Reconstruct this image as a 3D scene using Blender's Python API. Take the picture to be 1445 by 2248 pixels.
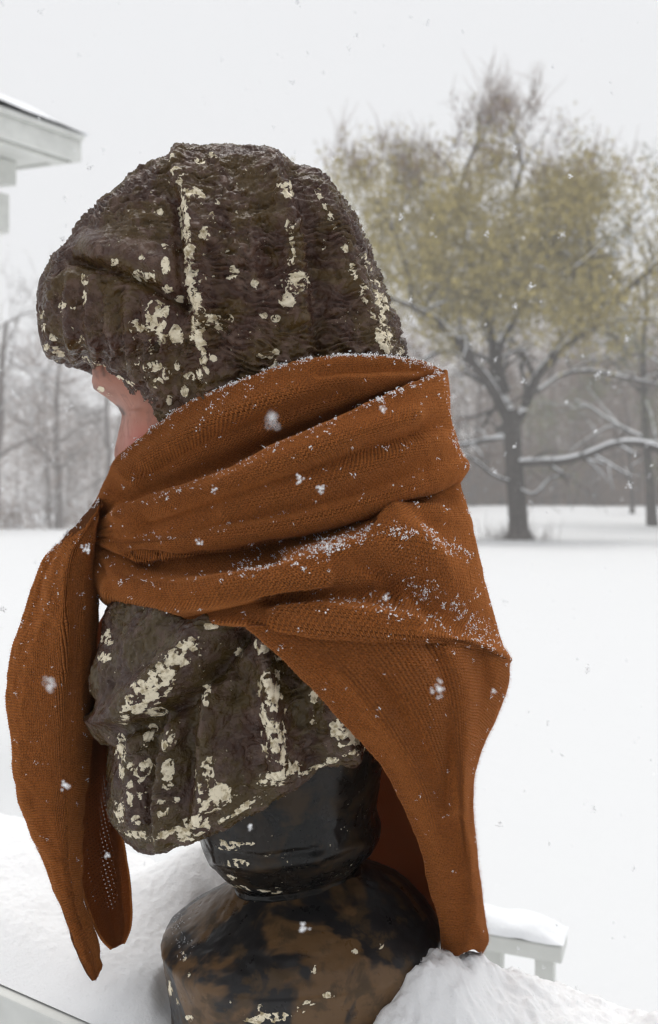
import bpy, math, random
import numpy as np
from mathutils import Vector

rng = np.random.default_rng(7)
random.seed(7)
scene = bpy.context.scene
for o in list(bpy.data.objects):
    bpy.data.objects.remove(o)
C = scene.collection

# ------------------------------------------------------------------ camera
CAM_Y, CAM_Z, FPX = -0.80, 1.20, 1946.0        # focal length in pixels of the 1445 x 2248 photograph
cam_d = bpy.data.cameras.new('camera')
cam = bpy.data.objects.new('camera', cam_d)
C.objects.link(cam)
cam.location = (0, CAM_Y, CAM_Z)
cam.rotation_euler = (math.pi / 2, 0, 0)
cam_d.sensor_fit = 'VERTICAL'
cam_d.sensor_height = 36.0
cam_d.sensor_width = 36.0
cam_d.lens = 36.0 * FPX / 2248.0
cam_d.clip_start = 0.02
cam_d.clip_end = 2000
cam_d.dof.use_dof = True
cam_d.dof.focus_distance = 0.72
cam_d.dof.aperture_fstop = 6.5
scene.camera = cam

# ------------------------------------------------------------------ sky, sun, exposure
SUN_EL, SUN_ROT = math.radians(48), math.radians(200)
world = bpy.data.worlds.new('World')
scene.world = world
world.use_nodes = True
wt = world.node_tree
wt.nodes.clear()
w_out = wt.nodes.new('ShaderNodeOutputWorld')
w_sky = wt.nodes.new('ShaderNodeTexSky')
w_sky.sky_type = 'NISHITA'
w_sky.sun_disc = False
w_sky.sun_elevation = SUN_EL
w_sky.sun_rotation = SUN_ROT
w_sky.dust_density = 6.0
w_bg = wt.nodes.new('ShaderNodeBackground')      # what little of the clear sky gets through
w_bg.inputs['Strength'].default_value = 0.05
w_cl = wt.nodes.new('ShaderNodeBackground')      # the even layer of snow cloud
w_cl.inputs['Color'].default_value = (0.97, 0.98, 1.0, 1)
w_cl.inputs['Strength'].default_value = 0.94
w_mix = wt.nodes.new('ShaderNodeMixShader')
w_mix.inputs[0].default_value = 0.93
wt.links.new(w_sky.outputs[0], w_bg.inputs['Color'])
wt.links.new(w_bg.outputs[0], w_mix.inputs[1])
wt.links.new(w_cl.outputs[0], w_mix.inputs[2])
wt.links.new(w_mix.outputs[0], w_out.inputs['Surface'])

sun_d = bpy.data.lights.new('sun', 'SUN')
sun_d.energy = 1.5
sun_d.angle = math.radians(28)
sun_d.color = (1.0, 0.97, 0.93)
sun = bpy.data.objects.new('sun', sun_d)
C.objects.link(sun)
sun.location = (0, 0, 20)
_sd = Vector((0.05, 0.22, 1.0)).normalized()      # towards the sun
sun.rotation_euler = _sd.to_track_quat('Z', 'Y').to_euler()
w_sky.sun_elevation = math.asin(_sd.z)
w_sky.sun_rotation = math.atan2(_sd.x, _sd.y)

vs = scene.view_settings
vs.view_transform = 'Standard'
vs.look = 'None'
vs.exposure = 0.0
vs.gamma = 1.0
scene.render.engine = 'CYCLES'
cy = scene.cycles
cy.use_denoising = True
try:
    cy.denoiser = 'OPENIMAGEDENOISE'
    cy.denoising_input_passes = 'RGB_ALBEDO_NORMAL'
    cy.denoising_prefilter = 'ACCURATE'
except Exception:
    pass
cy.max_bounces = 6
cy.diffuse_bounces = 3
cy.glossy_bounces = 2
cy.transmission_bounces = 3
cy.transparent_max_bounces = 10
cy.volume_bounces = 1
cy.caustics_reflective = False
cy.caustics_refractive = False
cy.filter_width = 1.3

# ------------------------------------------------------------------ helpers
def unproj(px, py, Y):
    """pixel of the photograph + world depth Y -> world point"""
    px, py, Y = np.asarray(px, float), np.asarray(py, float), np.asarray(Y, float)
    d = Y - CAM_Y
    return np.stack(np.broadcast_arrays((px - 722.5) / FPX * d, Y, CAM_Z - (py - 1124.0) / FPX * d), -1)

def proj(P):
    d = P[..., 1] - CAM_Y
    return 722.5 + P[..., 0] / d * FPX, 1124.0 - (P[..., 2] - CAM_Z) / d * FPX

def hermite(P, k, t):
    """smooth curve through P (n, ...) at knots k, sampled at t"""
    P = np.asarray(P, float); k = np.asarray(k, float); t = np.asarray(t, float)
    n = len(P)
    sh = (-1,) + (1,) * (P.ndim - 1)
    dk = np.diff(k).reshape(sh)
    sl = np.diff(P, axis=0) / dk
    m = np.empty_like(P)
    m[0], m[-1] = sl[0], sl[-1]
    if n > 2:
        a, b = dk[:-1], dk[1:]
        m[1:-1] = (sl[:-1] * b + sl[1:] * a) / (a + b)
    i = np.clip(np.searchsorted(k, t, side='right') - 1, 0, n - 2)
    h = (k[i + 1] - k[i]).reshape(sh)
    s = ((t - k[i]) / (k[i + 1] - k[i])).reshape(sh)
    s2, s3 = s * s, s * s * s
    return ((2 * s3 - 3 * s2 + 1) * P[i] + (s3 - 2 * s2 + s) * h * m[i]
            + (-2 * s3 + 3 * s2) * P[i + 1] + (s3 - s2) * h * m[i + 1])

def resample(pts, n):
    pts = np.asarray(pts, float)
    L = np.r_[0, np.cumsum(np.maximum(1e-6, np.linalg.norm(np.diff(pts[:, :2], axis=0), axis=1)))]
    d = hermite(pts, L, np.linspace(0, L[-1], n * 4))
    L2 = np.r_[0, np.cumsum(np.linalg.norm(np.diff(d[:, :2], axis=0), axis=1))]
    t = np.linspace(0, L2[-1], n)
    return np.stack([np.interp(t, L2, d[:, j]) for j in range(d.shape[1])], 1)

def _hash(ix, iy, iz, s):
    h = (ix.astype(np.int64) * 374761393 + iy.astype(np.int64) * 668265263 + iz.astype(np.int64) * 2147483647 + s * 974634777) & 0xFFFFFFFF
    h = ((h ^ (h >> 13)) * 1274126177) & 0xFFFFFFFF
    h = ((h ^ (h >> 16)) * 2246822519) & 0xFFFFFFFF
    return ((h ^ (h >> 15)) & 0xFFFFFF) / float(0xFFFFFF) * 2 - 1

def noise(p, s=0):
    """value noise -1..1 for p (...,3)"""
    f = np.floor(p)
    i = f.astype(np.int64)
    u = p - f
    u = u * u * u * (u * (u * 6 - 15) + 10)
    r = 0
    for dx in (0, 1):
        wx = u[..., 0] if dx else 1 - u[..., 0]
        for dy in (0, 1):
            wy = u[..., 1] if dy else 1 - u[..., 1]
            for dz in (0, 1):
                wz = u[..., 2] if dz else 1 - u[..., 2]
                r = r + wx * wy * wz * _hash(i[..., 0] + dx, i[..., 1] + dy, i[..., 2] + dz, s)
    return r

def fbm(p, s=0, octv=3, gain=0.5):
    r, a, q = 0, 1.0, np.asarray(p, float)
    for k in range(octv):
        r = r + a * noise(q + 17.3 * k, s + k)
        q = q * 2.03
        a *= gain
    return r

def line_dist(px, py, pts):
    """distance (pixels) of every (px, py) to a polyline"""
    best = np.full(px.shape, 1e9)
    for (x0, y0), (x1, y1) in zip(pts[:-1], pts[1:]):
        dx, dy = x1 - x0, y1 - y0
        t = np.clip(((px - x0) * dx + (py - y0) * dy) / (dx * dx + dy * dy + 1e-9), 0, 1)
        best = np.minimum(best, np.hypot(px - x0 - t * dx, py - y0 - t * dy))
    return best

def ridge(px, py, pts, w, h):
    return h * np.exp(-(line_dist(px, py, pts) / w) ** 2)

def sstep(a, b, x):
    t = np.clip((x - a) / (b - a), 0, 1)
    return t * t * (3 - 2 * t)

def np_mesh(name, V, F, mat=None, parent=None, smooth=True, uv=None, attrs=None):
    """V (n,3), F (m,k) with k = 3 or 4 -> ONE mesh object"""
    V = np.ascontiguousarray(V, dtype=np.float32).reshape(-1, 3)
    F = np.ascontiguousarray(F, dtype=np.int32)
    k = F.shape[1]
    me = bpy.data.meshes.new(name)
    me.vertices.add(len(V)); me.vertices.foreach_set('co', V.ravel())
    me.loops.add(F.size); me.loops.foreach_set('vertex_index', F.ravel())
    me.polygons.add(len(F)); me.polygons.foreach_set('loop_start', np.arange(0, F.size, k, dtype=np.int32))
    me.polygons.foreach_set('use_smooth', np.full(len(F), smooth, dtype=bool))
    if uv is not None:
        l = me.uv_layers.new(name='UVMap')
        l.data.foreach_set('uv', np.ascontiguousarray(uv, dtype=np.float32).ravel())
    for an, av in (attrs or {}).items():
        a = me.attributes.new(an, 'FLOAT', 'POINT')
        a.data.foreach_set('value', np.ascontiguousarray(av, dtype=np.float32).ravel())
    me.update(calc_edges=True)
    me.validate()
    o = bpy.data.objects.new(name, me)
    C.objects.link(o)
    if mat is not None:
        me.materials.append(mat)
    if parent is not None:
        o.parent = parent
    return o

def grid_faces(R, K, closed):
    r = np.arange(R - 1)[:, None]
    c = np.arange(K if closed else K - 1)[None, :]
    c2 = (c + 1) % K
    return np.stack([r * K + c, r * K + c2, (r + 1) * K + c2, (r + 1) * K + c], -1).reshape(-1, 4)

def grid_normals(V, closed):
    if closed:
        du = np.roll(V, -1, 1) - np.roll(V, 1, 1)
    else:
        du = np.gradient(V, axis=1)
    dv = np.gradient(V, axis=0)
    n = np.cross(du, dv)
    return n / np.maximum(1e-12, np.linalg.norm(n, axis=-1, keepdims=True))

class MB:
    """collects tubes, boxes and loose faces for ONE mesh"""
    def __init__(s): s.v, s.f, s.n = [], [], 0
    def add(s, V, F):
        s.v.append(np.asarray(V, float)); s.f.append(np.asarray(F, int) + s.n); s.n += len(s.v[-1])
    def tube(s, P, R, k=6):
        P = np.asarray(P, float); n = len(P)
        t = np.gradient(P, axis=0); t /= np.maximum(1e-9, np.linalg.norm(t, axis=1, keepdims=True))
        ref = np.where(np.abs(t[:, 2:3]) > 0.9, [[1.0, 0, 0]], [[0, 0, 1.0]])
        a = np.cross(t, ref); a /= np.linalg.norm(a, axis=1, keepdims=True)
        b = np.cross(t, a)
        th = np.arange(k) / k * 2 * math.pi
        V = P[:, None] + np.asarray(R)[:, None, None] * (np.cos(th)[None, :, None] * a[:, None] + np.sin(th)[None, :, None] * b[:, None])
        s.add(V.reshape(-1, 3), grid_faces(n, k, True))
    def box(s, c, x, y, z):
        """centre and three half-axis vectors"""
        c, x, y, z = (np.asarray(q, float) for q in (c, x, y, z))
        V = [c + i * x + j * y + k * z for k in (-1, 1) for j in (-1, 1) for i in (-1, 1)]
        s.add(V, [[0, 2, 3, 1], [4, 5, 7, 6], [0, 1, 5, 4], [2, 6, 7, 3], [0, 4, 6, 2], [1, 3, 7, 5]])
    def build(s, name, mat, parent=None, smooth=True):
        return np_mesh(name, np.concatenate(s.v), np.concatenate(s.f), mat, parent, smooth)

def empty(name, loc=(0, 0, 0)):
    o = bpy.data.objects.new(name, None)
    o.empty_display_size = 0.1
    o.location = loc
    C.objects.link(o)
    return o

def tag(o, label=None, cat=None, kind=None, group=None):
    if label: o['label'] = label
    if cat: o['category'] = cat
    if kind: o['kind'] = kind
    if group: o['group'] = group
    return o

def bevel(o, w, seg=2):
    m = o.modifiers.new('bevel', 'BEVEL'); m.width = w; m.segments = seg; m.limit_method = 'ANGLE'
    return o

# ------------------------------------------------------------------ materials
class NT:
    def __init__(s, name):
        s.m = bpy.data.materials.new(name); s.m.use_nodes = True
        s.t = s.m.node_tree; s.t.nodes.clear()
        s.out = s.t.nodes.new('ShaderNodeOutputMaterial')
    def n(s, typ, **kw):
        nd = s.t.nodes.new(typ)
        for k, v in kw.items(): setattr(nd, k, v)
        return nd
    def l(s, a, b): s.t.links.new(a, b)
    def val(s, x):
        return x
    def setin(s, nd, i, v):
        if hasattr(v, 'is_output') or isinstance(v, bpy.types.NodeSocket): s.l(v, nd.inputs[i])
        else: nd.inputs[i].default_value = v
    def math(s, op, a, b=None, c=None, clamp=False):
        nd = s.n('ShaderNodeMath', operation=op); nd.use_clamp = clamp
        s.setin(nd, 0, a)
        if b is not None: s.setin(nd, 1, b)
        if c is not None: s.setin(nd, 2, c)
        return nd.outputs[0]
    def mix(s, f, a, b, blend='MIX'):
        nd = s.n('ShaderNodeMix', data_type='RGBA', blend_type=blend)
        s.setin(nd, 0, f); s.setin(nd, 6, a); s.setin(nd, 7, b)
        return nd.outputs[2]
    def noise(s, vec, scale, detail=3, rough=0.5, dist=0.0):
        nd = s.n('ShaderNodeTexNoise')
        s.l(vec, nd.inputs['Vector'])
        nd.inputs['Scale'].default_value = scale; nd.inputs['Detail'].default_value = detail
        nd.inputs['Roughness'].default_value = rough; nd.inputs['Distortion'].default_value = dist
        return nd.outputs[0]
    def ramp(s, f, a, b, va=0.0, vb=1.0):
        nd = s.n('ShaderNodeMapRange'); nd.interpolation_type = 'SMOOTHSTEP'
        s.l(f, nd.inputs[0]); nd.inputs[1].default_value = a; nd.inputs[2].default_value = b
        nd.inputs[3].default_value = va; nd.inputs[4].default_value = vb
        return nd.outputs[0]
    def coord(s, which='Object'):
        return s.n('ShaderNodeTexCoord').outputs[which]
    def attr(s, name):
        return s.n('ShaderNodeAttribute', attribute_name=name).outputs['Fac']
    def bump(s, h, strength, dist, normal=None):
        nd = s.n('ShaderNodeBump'); s.l(h, nd.inputs['Height'])
        nd.inputs['Strength'].default_value = strength; nd.inputs['Distance'].default_value = dist
        if normal is not None: s.l(normal, nd.inputs['Normal'])
        return nd.outputs[0]
    def bsdf(s, color, rough=0.5, normal=None, **kw):
        p = s.n('ShaderNodeBsdfPrincipled')
        s.setin(p, 'Base Color', color); s.setin(p, 'Roughness', rough)
        if normal is not None: s.l(normal, p.inputs['Normal'])
        for k, v in kw.items(): s.setin(p, k.replace('_', ' '), v)
        s.l(p.outputs[0], s.out.inputs['Surface'])
        return p

def rgb(r, g, b): return (r, g, b, 1.0)

def mat_snow(name, scale=60.0, dist=0.004, col=(0.90, 0.915, 0.94)):
    t = NT(name)
    co = t.coord()
    h = t.noise(co, scale, 6, 0.65)
    t.bsdf(rgb(*col), 0.75, t.bump(h, 0.6, dist), Specular_IOR_Level=0.25)
    return t.m

def mat_plain(name, col, rough=0.6, var=0.25, scale=8.0, bump=0.0, spec=0.4):
    t = NT(name)
    co = t.coord()
    n1 = t.noise(co, scale, 5, 0.6)
    dark = rgb(*[c * (1 - var) for c in col]); lite = rgb(*[min(1, c * (1 + var)) for c in col])
    c = t.mix(t.ramp(n1, 0.3, 0.7), dark, lite)
    nm = t.bump(n1, 0.5, bump) if bump else None
    t.bsdf(c, rough, nm, Specular_IOR_Level=spec)
    return t.m

def mat_paint(name, cols, chip_col=(0.90, 0.81, 0.62), rough=(0.12, 0.36), bump_scale=150.0, bump_d=0.0024, blotch=26.0, spec=0.36, blush=False, edge=0.09):
    """weathered wet paint over cream plaster; 'chip' attribute says where the paint has come off"""
    t = NT(name)
    co = t.coord()
    n1 = t.noise(co, blotch, 4, 0.6, 0.6)
    n2 = t.noise(co, blotch * 3.1, 4, 0.65, 0.3)
    c = t.mix(t.ramp(n1, 0.5 - edge, 0.5 + edge), rgb(*cols[0]), rgb(*cols[1]))
    c = t.mix(t.ramp(n2, 0.50, 0.66), c, rgb(*cols[2]))
    if blush: c = t.mix(t.attr('lash'), t.mix(t.attr('blush'), c, rgb(0.48, 0.125, 0.10)), rgb(0.06, 0.035, 0.028))
    chipn = t.noise(co, 95.0, 2, 0.5, 0.6)
    chipn2 = t.noise(co, 260.0, 3, 0.6)
    e = t.math('ADD', chipn, t.math('MULTIPLY', t.math('SUBTRACT', chipn2, 0.5), 0.10))
    wv = t.n('ShaderNodeVectorMath', operation='MULTIPLY_ADD')
    wn = t.n('ShaderNodeTexNoise'); t.l(co, wn.inputs['Vector']); wn.inputs['Scale'].default_value = 190.0; wn.inputs['Detail'].default_value = 3
    t.l(wn.outputs['Color'], wv.inputs[0]); wv.inputs[1].default_value = (0.011, 0.011, 0.011); t.l(co, wv.inputs[2])
    vo = t.n('ShaderNodeTexVoronoi'); t.l(wv.outputs[0], vo.inputs['Vector']); vo.inputs['Scale'].default_value = 185.0
    sc_ = t.n('ShaderNodeSeparateColor'); t.l(vo.outputs['Color'], sc_.inputs[0])
    e = t.math('ADD', t.math('MULTIPLY', e, 0.56), t.math('MULTIPLY', sc_.outputs[0], 0.46))
    k = t.math('SUBTRACT', t.math('ADD', t.attr('chip'), e), 1.0)
    fleck = t.math('MULTIPLY', t.ramp(t.noise(co, 330.0, 2, 0.5), 0.70, 0.715), t.ramp(t.noise(co, 24.0, 3, 0.6), 0.50, 0.58))
    mask = t.math('MAXIMUM', t.ramp(k, 0.0, 0.012), t.math('MULTIPLY', fleck, t.math('GREATER_THAN', t.attr('chip'), 0.14)))
    rim = t.ramp(k, -0.05, 0.0)
    cn = t.noise(co, 150.0, 5, 0.7)
    chc = t.mix(t.ramp(cn, 0.46, 0.64), rgb(*chip_col), rgb(chip_col[0] * 0.45, chip_col[1] * 0.40, chip_col[2] * 0.30))
    col = t.mix(mask, c, chc)
    r = t.ramp(n2, 0.3, 0.7, rough[0], rough[1])
    r = t.math('ADD', r, t.math('MULTIPLY', mask, 0.35), clamp=True)
    b1 = t.noise(co, bump_scale, 5, 0.62, 0.4)
    hgt = t.math('MULTIPLY', b1, t.math('SUBTRACT', 1.0, t.math('MULTIPLY', mask, 0.6)))
    b0 = t.noise(co, bump_scale * 0.42, 3, 0.55, 0.8)
    nm = t.bump(b0, 0.8, bump_d * 2.2)
    nm = t.bump(hgt, 0.9, bump_d, nm)
    nm = t.bump(t.math('SUBTRACT', rim, t.math('MULTIPLY', mask, 1.6)), 0.7, 0.0006, nm)
    t.bsdf(col, r, nm, Specular_IOR_Level=spec)
    return t.m

def mat_knit(name, base=(0.15, 0.045, 0.010), pitch=0.0026, angle=0.0, holes=False, purl=False, inside=False):  # default base kept dark: stands for shade in gaps under the modelled stitches
    t = NT(name)
    uv = t.n('ShaderNodeUVMap', uv_map='UVMap').outputs[0]
    mp = t.n('ShaderNodeMapping'); t.l(uv, mp.inputs[0])
    mp.inputs['Rotation'].default_value = (0, 0, angle)
    mp.inputs['Scale'].default_value = (1 / pitch, 1 / (pitch * 0.78), 1)
    wob = t.n('ShaderNodeTexNoise'); t.l(mp.outputs[0], wob.inputs['Vector']); wob.inputs['Scale'].default_value = 0.35
    add = t.n('ShaderNodeVectorMath', operation='MULTIPLY_ADD')
    t.l(wob.outputs['Color'], add.inputs[0]); add.inputs[1].default_value = (0.5, 0.5, 0); t.l(mp.outputs[0], add.inputs[2])
    sp = t.n('ShaderNodeSeparateXYZ'); t.l(add.outputs[0], sp.inputs[0])
    x, y = sp.outputs[0], sp.outputs[1]
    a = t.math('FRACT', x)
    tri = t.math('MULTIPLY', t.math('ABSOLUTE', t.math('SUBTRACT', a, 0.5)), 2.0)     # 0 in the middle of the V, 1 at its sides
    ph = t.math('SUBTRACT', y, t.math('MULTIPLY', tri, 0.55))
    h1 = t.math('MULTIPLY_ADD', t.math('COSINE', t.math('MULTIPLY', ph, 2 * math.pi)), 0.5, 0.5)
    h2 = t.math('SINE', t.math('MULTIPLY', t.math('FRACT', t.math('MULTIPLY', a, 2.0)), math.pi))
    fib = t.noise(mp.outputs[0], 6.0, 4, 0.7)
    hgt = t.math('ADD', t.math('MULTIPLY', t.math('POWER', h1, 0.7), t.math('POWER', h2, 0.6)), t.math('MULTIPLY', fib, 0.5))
    big = t.noise(t.coord(), 14.0, 3, 0.6)
    c = t.mix(t.ramp(fib, 0.3, 0.72), rgb(*[q * 0.72 for q in base]), rgb(*[q * 1.25 for q in base]))
    c = t.mix(t.ramp(big, 0.3, 0.7, 0.0, 0.35), c, rgb(base[0] * 0.72, base[1] * 0.66, base[2] * 0.6))
    # shade between the stitches put into the colour: gaps darkened by stitch height
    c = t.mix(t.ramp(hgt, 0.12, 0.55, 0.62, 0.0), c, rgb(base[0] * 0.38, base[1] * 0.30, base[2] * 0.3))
    nm = t.bump(hgt, 0.9, 0.0011)
    p = t.bsdf(c, 0.9, nm, Specular_IOR_Level=0.05)
    p.inputs['Sheen Weight'].default_value = 0.08
    p.inputs['Sheen Roughness'].default_value = 0.5
    p.inputs['Sheen Tint'].default_value = (1.0, 0.62, 0.32, 1)
    tr = t.n('ShaderNodeBsdfTranslucent'); tr.inputs['Color'].default_value = rgb(base[0] * 1.7, base[1] * 1.7, base[2] * 1.5)
    ms = t.n('ShaderNodeMixShader'); ms.inputs[0].default_value = 0.30 if inside else 0.12
    t.l(p.outputs[0], ms.inputs[1]); t.l(tr.outputs[0], ms.inputs[2])
    last = ms.outputs[0]
    if holes:
        hx = t.math('ABSOLUTE', t.math('SUBTRACT', t.math('FRACT', t.math('ADD', t.math('MULTIPLY', x, 0.62), t.math('MULTIPLY', t.math('FLOOR', t.math('MULTIPLY', y, 0.62)), 0.5))), 0.5))
        hy = t.math('ABSOLUTE', t.math('SUBTRACT', t.math('FRACT', t.math('MULTIPLY', y, 0.62)), 0.5))
        dd = t.math('ADD', t.math('MULTIPLY', hx, hx), t.math('MULTIPLY', hy, hy))
        m = t.math('MULTIPLY', t.math('LESS_THAN', dd, 0.040), t.math('GREATER_THAN', t.math('ADD', t.attr('open'), t.math('MULTIPLY', t.math('SUBTRACT', big, 0.5), 0.8)), 0.5))
        tp = t.n('ShaderNodeBsdfTransparent')
        m2 = t.n('ShaderNodeMixShader'); t.l(t.math('MULTIPLY', m, 0.45), m2.inputs[0]); t.l(last, m2.inputs[1]); t.l(tp.outputs[0], m2.inputs[2])
        last = m2.outputs[0]
    t.l(last, t.out.inputs['Surface'])
    return t.m

M = {}
M['snow_ground'] = mat_snow('snow_ground', 3.0, 0.02, (0.74, 0.75, 0.76))
M['snow_ledge'] = mat_snow('snow_ledge', 420.0, 0.0016, (0.93, 0.935, 0.945))
M['snow_soft'] = mat_snow('snow_soft', 30.0, 0.006)
M['flake'] = mat_plain('ice_flake', (0.93, 0.94, 0.96), 0.45, 0.03, 40)
M['cap'] = mat_paint('cap_paint', [(0.070, 0.033, 0.022), (0.088, 0.051, 0.015), (0.130, 0.076, 0.053)])
M['skin'] = mat_paint('skin_paint', [(0.38, 0.165, 0.112), (0.42, 0.180, 0.122), (0.31, 0.145, 0.105)], rough=(0.4, 0.55), bump_scale=60, bump_d=0.0004, spec=0.25, blush=True)
M['garment'] = mat_paint('garment_paint', [(0.062, 0.031, 0.021), (0.074, 0.047, 0.014), (0.108, 0.066, 0.046)])
M['stem'] = mat_paint('stem_paint', [(0.007, 0.007, 0.007), (0.016, 0.012, 0.009), (0.042, 0.026, 0.013)], rough=(0.16, 0.42), bump_scale=40, bump_d=0.0006, blotch=12, spec=0.25, edge=0.04)
M['socle'] = mat_paint('socle_paint', [(0.016, 0.015, 0.016), (0.135, 0.076, 0.034), (0.070, 0.043, 0.021)], rough=(0.26, 0.5), bump_scale=45, bump_d=0.0007, blotch=13, spec=0.3, edge=0.04)
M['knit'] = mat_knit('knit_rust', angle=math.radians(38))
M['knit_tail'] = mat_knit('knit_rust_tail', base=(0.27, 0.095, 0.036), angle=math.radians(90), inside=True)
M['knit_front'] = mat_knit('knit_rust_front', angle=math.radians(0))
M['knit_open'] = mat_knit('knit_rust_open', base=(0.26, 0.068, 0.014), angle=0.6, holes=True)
M['yarn'] = mat_plain('yarn', (0.345, 0.114, 0.026), 0.92, 0.38, 700, spec=0.04)
for _n in M['yarn'].node_tree.nodes:
    if _n.type == 'BSDF_PRINCIPLED':
        _n.inputs['Sheen Weight'].default_value = 0.18; _n.inputs['Sheen Roughness'].default_value = 0.6; _n.inputs['Sheen Tint'].default_value = (1.0, 0.60, 0.36, 1)
M['blocker_grey'] = mat_plain('blocker_grey', (0.10, 0.105, 0.115), 0.8, 0.1, 3)
M['fuzz'] = mat_plain('wool_fuzz', (0.50, 0.19, 0.075), 0.9, 0.2, 60, spec=0.1)
M['white_wood'] = mat_plain('white_wood', (0.72, 0.73, 0.70), 0.5, 0.08, 12)
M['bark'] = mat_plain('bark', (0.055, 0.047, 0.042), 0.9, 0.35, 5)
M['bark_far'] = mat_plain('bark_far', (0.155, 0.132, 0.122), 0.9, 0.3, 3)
M['leaf'] = mat_plain('willow_leaf', (0.35, 0.285, 0.095), 0.8, 0.35, 0.9)
M['leaf_green'] = mat_plain('green_leaf', (0.17, 0.18, 0.10), 0.8, 0.35, 0.9)
M['twig'] = mat_plain('twig', (0.20, 0.125, 0.085), 0.9, 0.3, 1.0)
M['blocker_dark'] = mat_plain('blocker_dark', (0.10, 0.10, 0.10), 0.9, 0.3, 20)

# ================================================================== SETTING
# ground: one sheet, gently rising to the right beyond the big tree
def ground_z(X, Y):
    r = 1.75 * sstep(34, 78, Y) * sstep(-6, 14, X) + 0.012 * np.maximum(0, Y - 90)
    return r + (0.05 * fbm(np.stack([X * 0.25, Y * 0.25, X * 0], -1), 3, 3) + 0.03 * fbm(np.stack([X * 0.9, Y * 0.5, X * 0], -1), 8, 2)) * sstep(1, 6, np.abs(Y) + np.abs(X) * 0.3)
gy = np.r_[np.linspace(-30, -2, 15), np.linspace(-1.5, 12, 70), np.linspace(12.5, 110, 150), np.linspace(115, 900, 30)]
gx = np.r_[np.linspace(-700, -75, 14), np.linspace(-70, 70, 200), np.linspace(75, 700, 14)]
GX, GY = np.meshgrid(gx, gy)
gr = np_mesh('ground', np.stack([GX, GY, ground_z(GX, GY)], -1), grid_faces(len(gy), len(gx), False), M['snow_ground'])
tag(gr, 'flat snow covered lawn reaching back to the trees', None, 'structure')

# ------------------------------------------------------------------ ledge the bust stands on
ED = np.array([0.845, -0.534, 0.0]); EN = np.array([0.534, 0.845, 0.0]); UP = np.array([0, 0, 1.0])
LZ = 0.742                                    # top of the board
L_FRONT, L_BACK = -0.132, 0.140               # offsets of the two long edges along EN
ledge = tag(empty('ledge', tuple((0.5 * (L_FRONT + L_BACK)) * EN)), 'white painted wooden ledge under the bust, buried in snow', 'ledge')
base = np.array(ledge.location)
b = MB(); b.box(UP * (LZ - 0.019), ED * 1.0, EN * (L_BACK - L_FRONT) / 2, UP * 0.019)
bevel(b.build('board', M['white_wood'], ledge, False), 0.002)
for off in (L_FRONT + 0.0115, L_BACK - 0.03):
    b = MB(); b.box(EN * off - base + UP * (LZ - 0.038 - 0.07), ED * 0.97, EN * 0.010, UP * 0.07)
    b.build('apron', M['white_wood'], ledge, False)
for a in (-0.9, -0.25, 0.3, 0.9):
    b = MB(); b.box(ED * a + UP * (LZ - 0.138) / 2, ED * 0.04, EN * 0.04, UP * (LZ - 0.138) / 2 - UP * 0.0)
    b.build('post', M['white_wood'], ledge, False)

# snow lying on the ledge: heaped behind and to the right of the socle
na, nn = 800, 240
A_, N_ = np.meshgrid(np.linspace(-0.98, 0.98, na), np.linspace(L_FRONT + 0.010, L_BACK + 0.012, nn))
SX = A_ * ED[0] + N_ * EN[0]; SY = A_ * ED[1] + N_ * EN[1]
def mound(x, y, r, h, rx=1.0): return h * np.exp(-(((SX - x) / (r * rx)) ** 2 + ((SY - y) / r) ** 2))
h = 0.018 + 0.008 * fbm(np.stack([SX * 9, SY * 9, SX * 0], -1), 11, 3)
h += mound(0.085, -0.075, 0.045, 0.070) + mound(0.165, -0.04, 0.042, 0.026) + mound(0.03, -0.115, 0.04, 0.030) + mound(0.120, -0.03, 0.032, 0.032)
h += mound(0.34, -0.10, 0.06, 0.035) + mound(0.55, -0.3, 0.12, 0.05) + mound(-0.12, 0.16, 0.055, 0.075, 1.2) + mound(-0.20, 0.14, 0.06, 0.025) + mound(-0.34, 0.3, 0.12, 0.02)
h += 0.022 * sstep(0.0, 0.5, -SX)
edge = np.minimum(sstep(0, 0.055, N_ - L_FRONT - 0.010), sstep(0, 0.045, L_BACK + 0.012 - N_))
h = np.maximum(h, 0.004) * np.sqrt(np.clip(edge, 0, 1)) + 0.001
h += ((0.0006 + 0.0034 * sstep(-0.05, 0.08, SX)) * fbm(np.stack([SX * 55, SY * 55, SX * 0], -1), 15, 3) + (0.0008 + 0.0014 * sstep(-0.05, 0.08, SX)) * fbm(np.stack([SX * 210, SY * 210, SX * 0], -1), 5, 3)) * edge
# the snow has sunk back from the socle on the camera's left
dsoc = np.hypot((SX + 0.028) / 0.118, SY / 0.118)
h *= 0.25 + 0.75 * sstep(0.95, 1.25, dsoc + 0.10 * fbm(np.stack([SX * 30, SY * 30, SX * 0], -1), 9, 2) + 0.35 * sstep(0.0, 0.1, SX))
ls = np_mesh('ledge_snow', np.stack([SX, SY, LZ + 0.001 + h], -1), grid_faces(nn, na, False), M['snow_ledge'])
tag(ls, 'fresh snow heaped on the ledge around the foot of the bust', 'snow', 'stuff')

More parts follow.
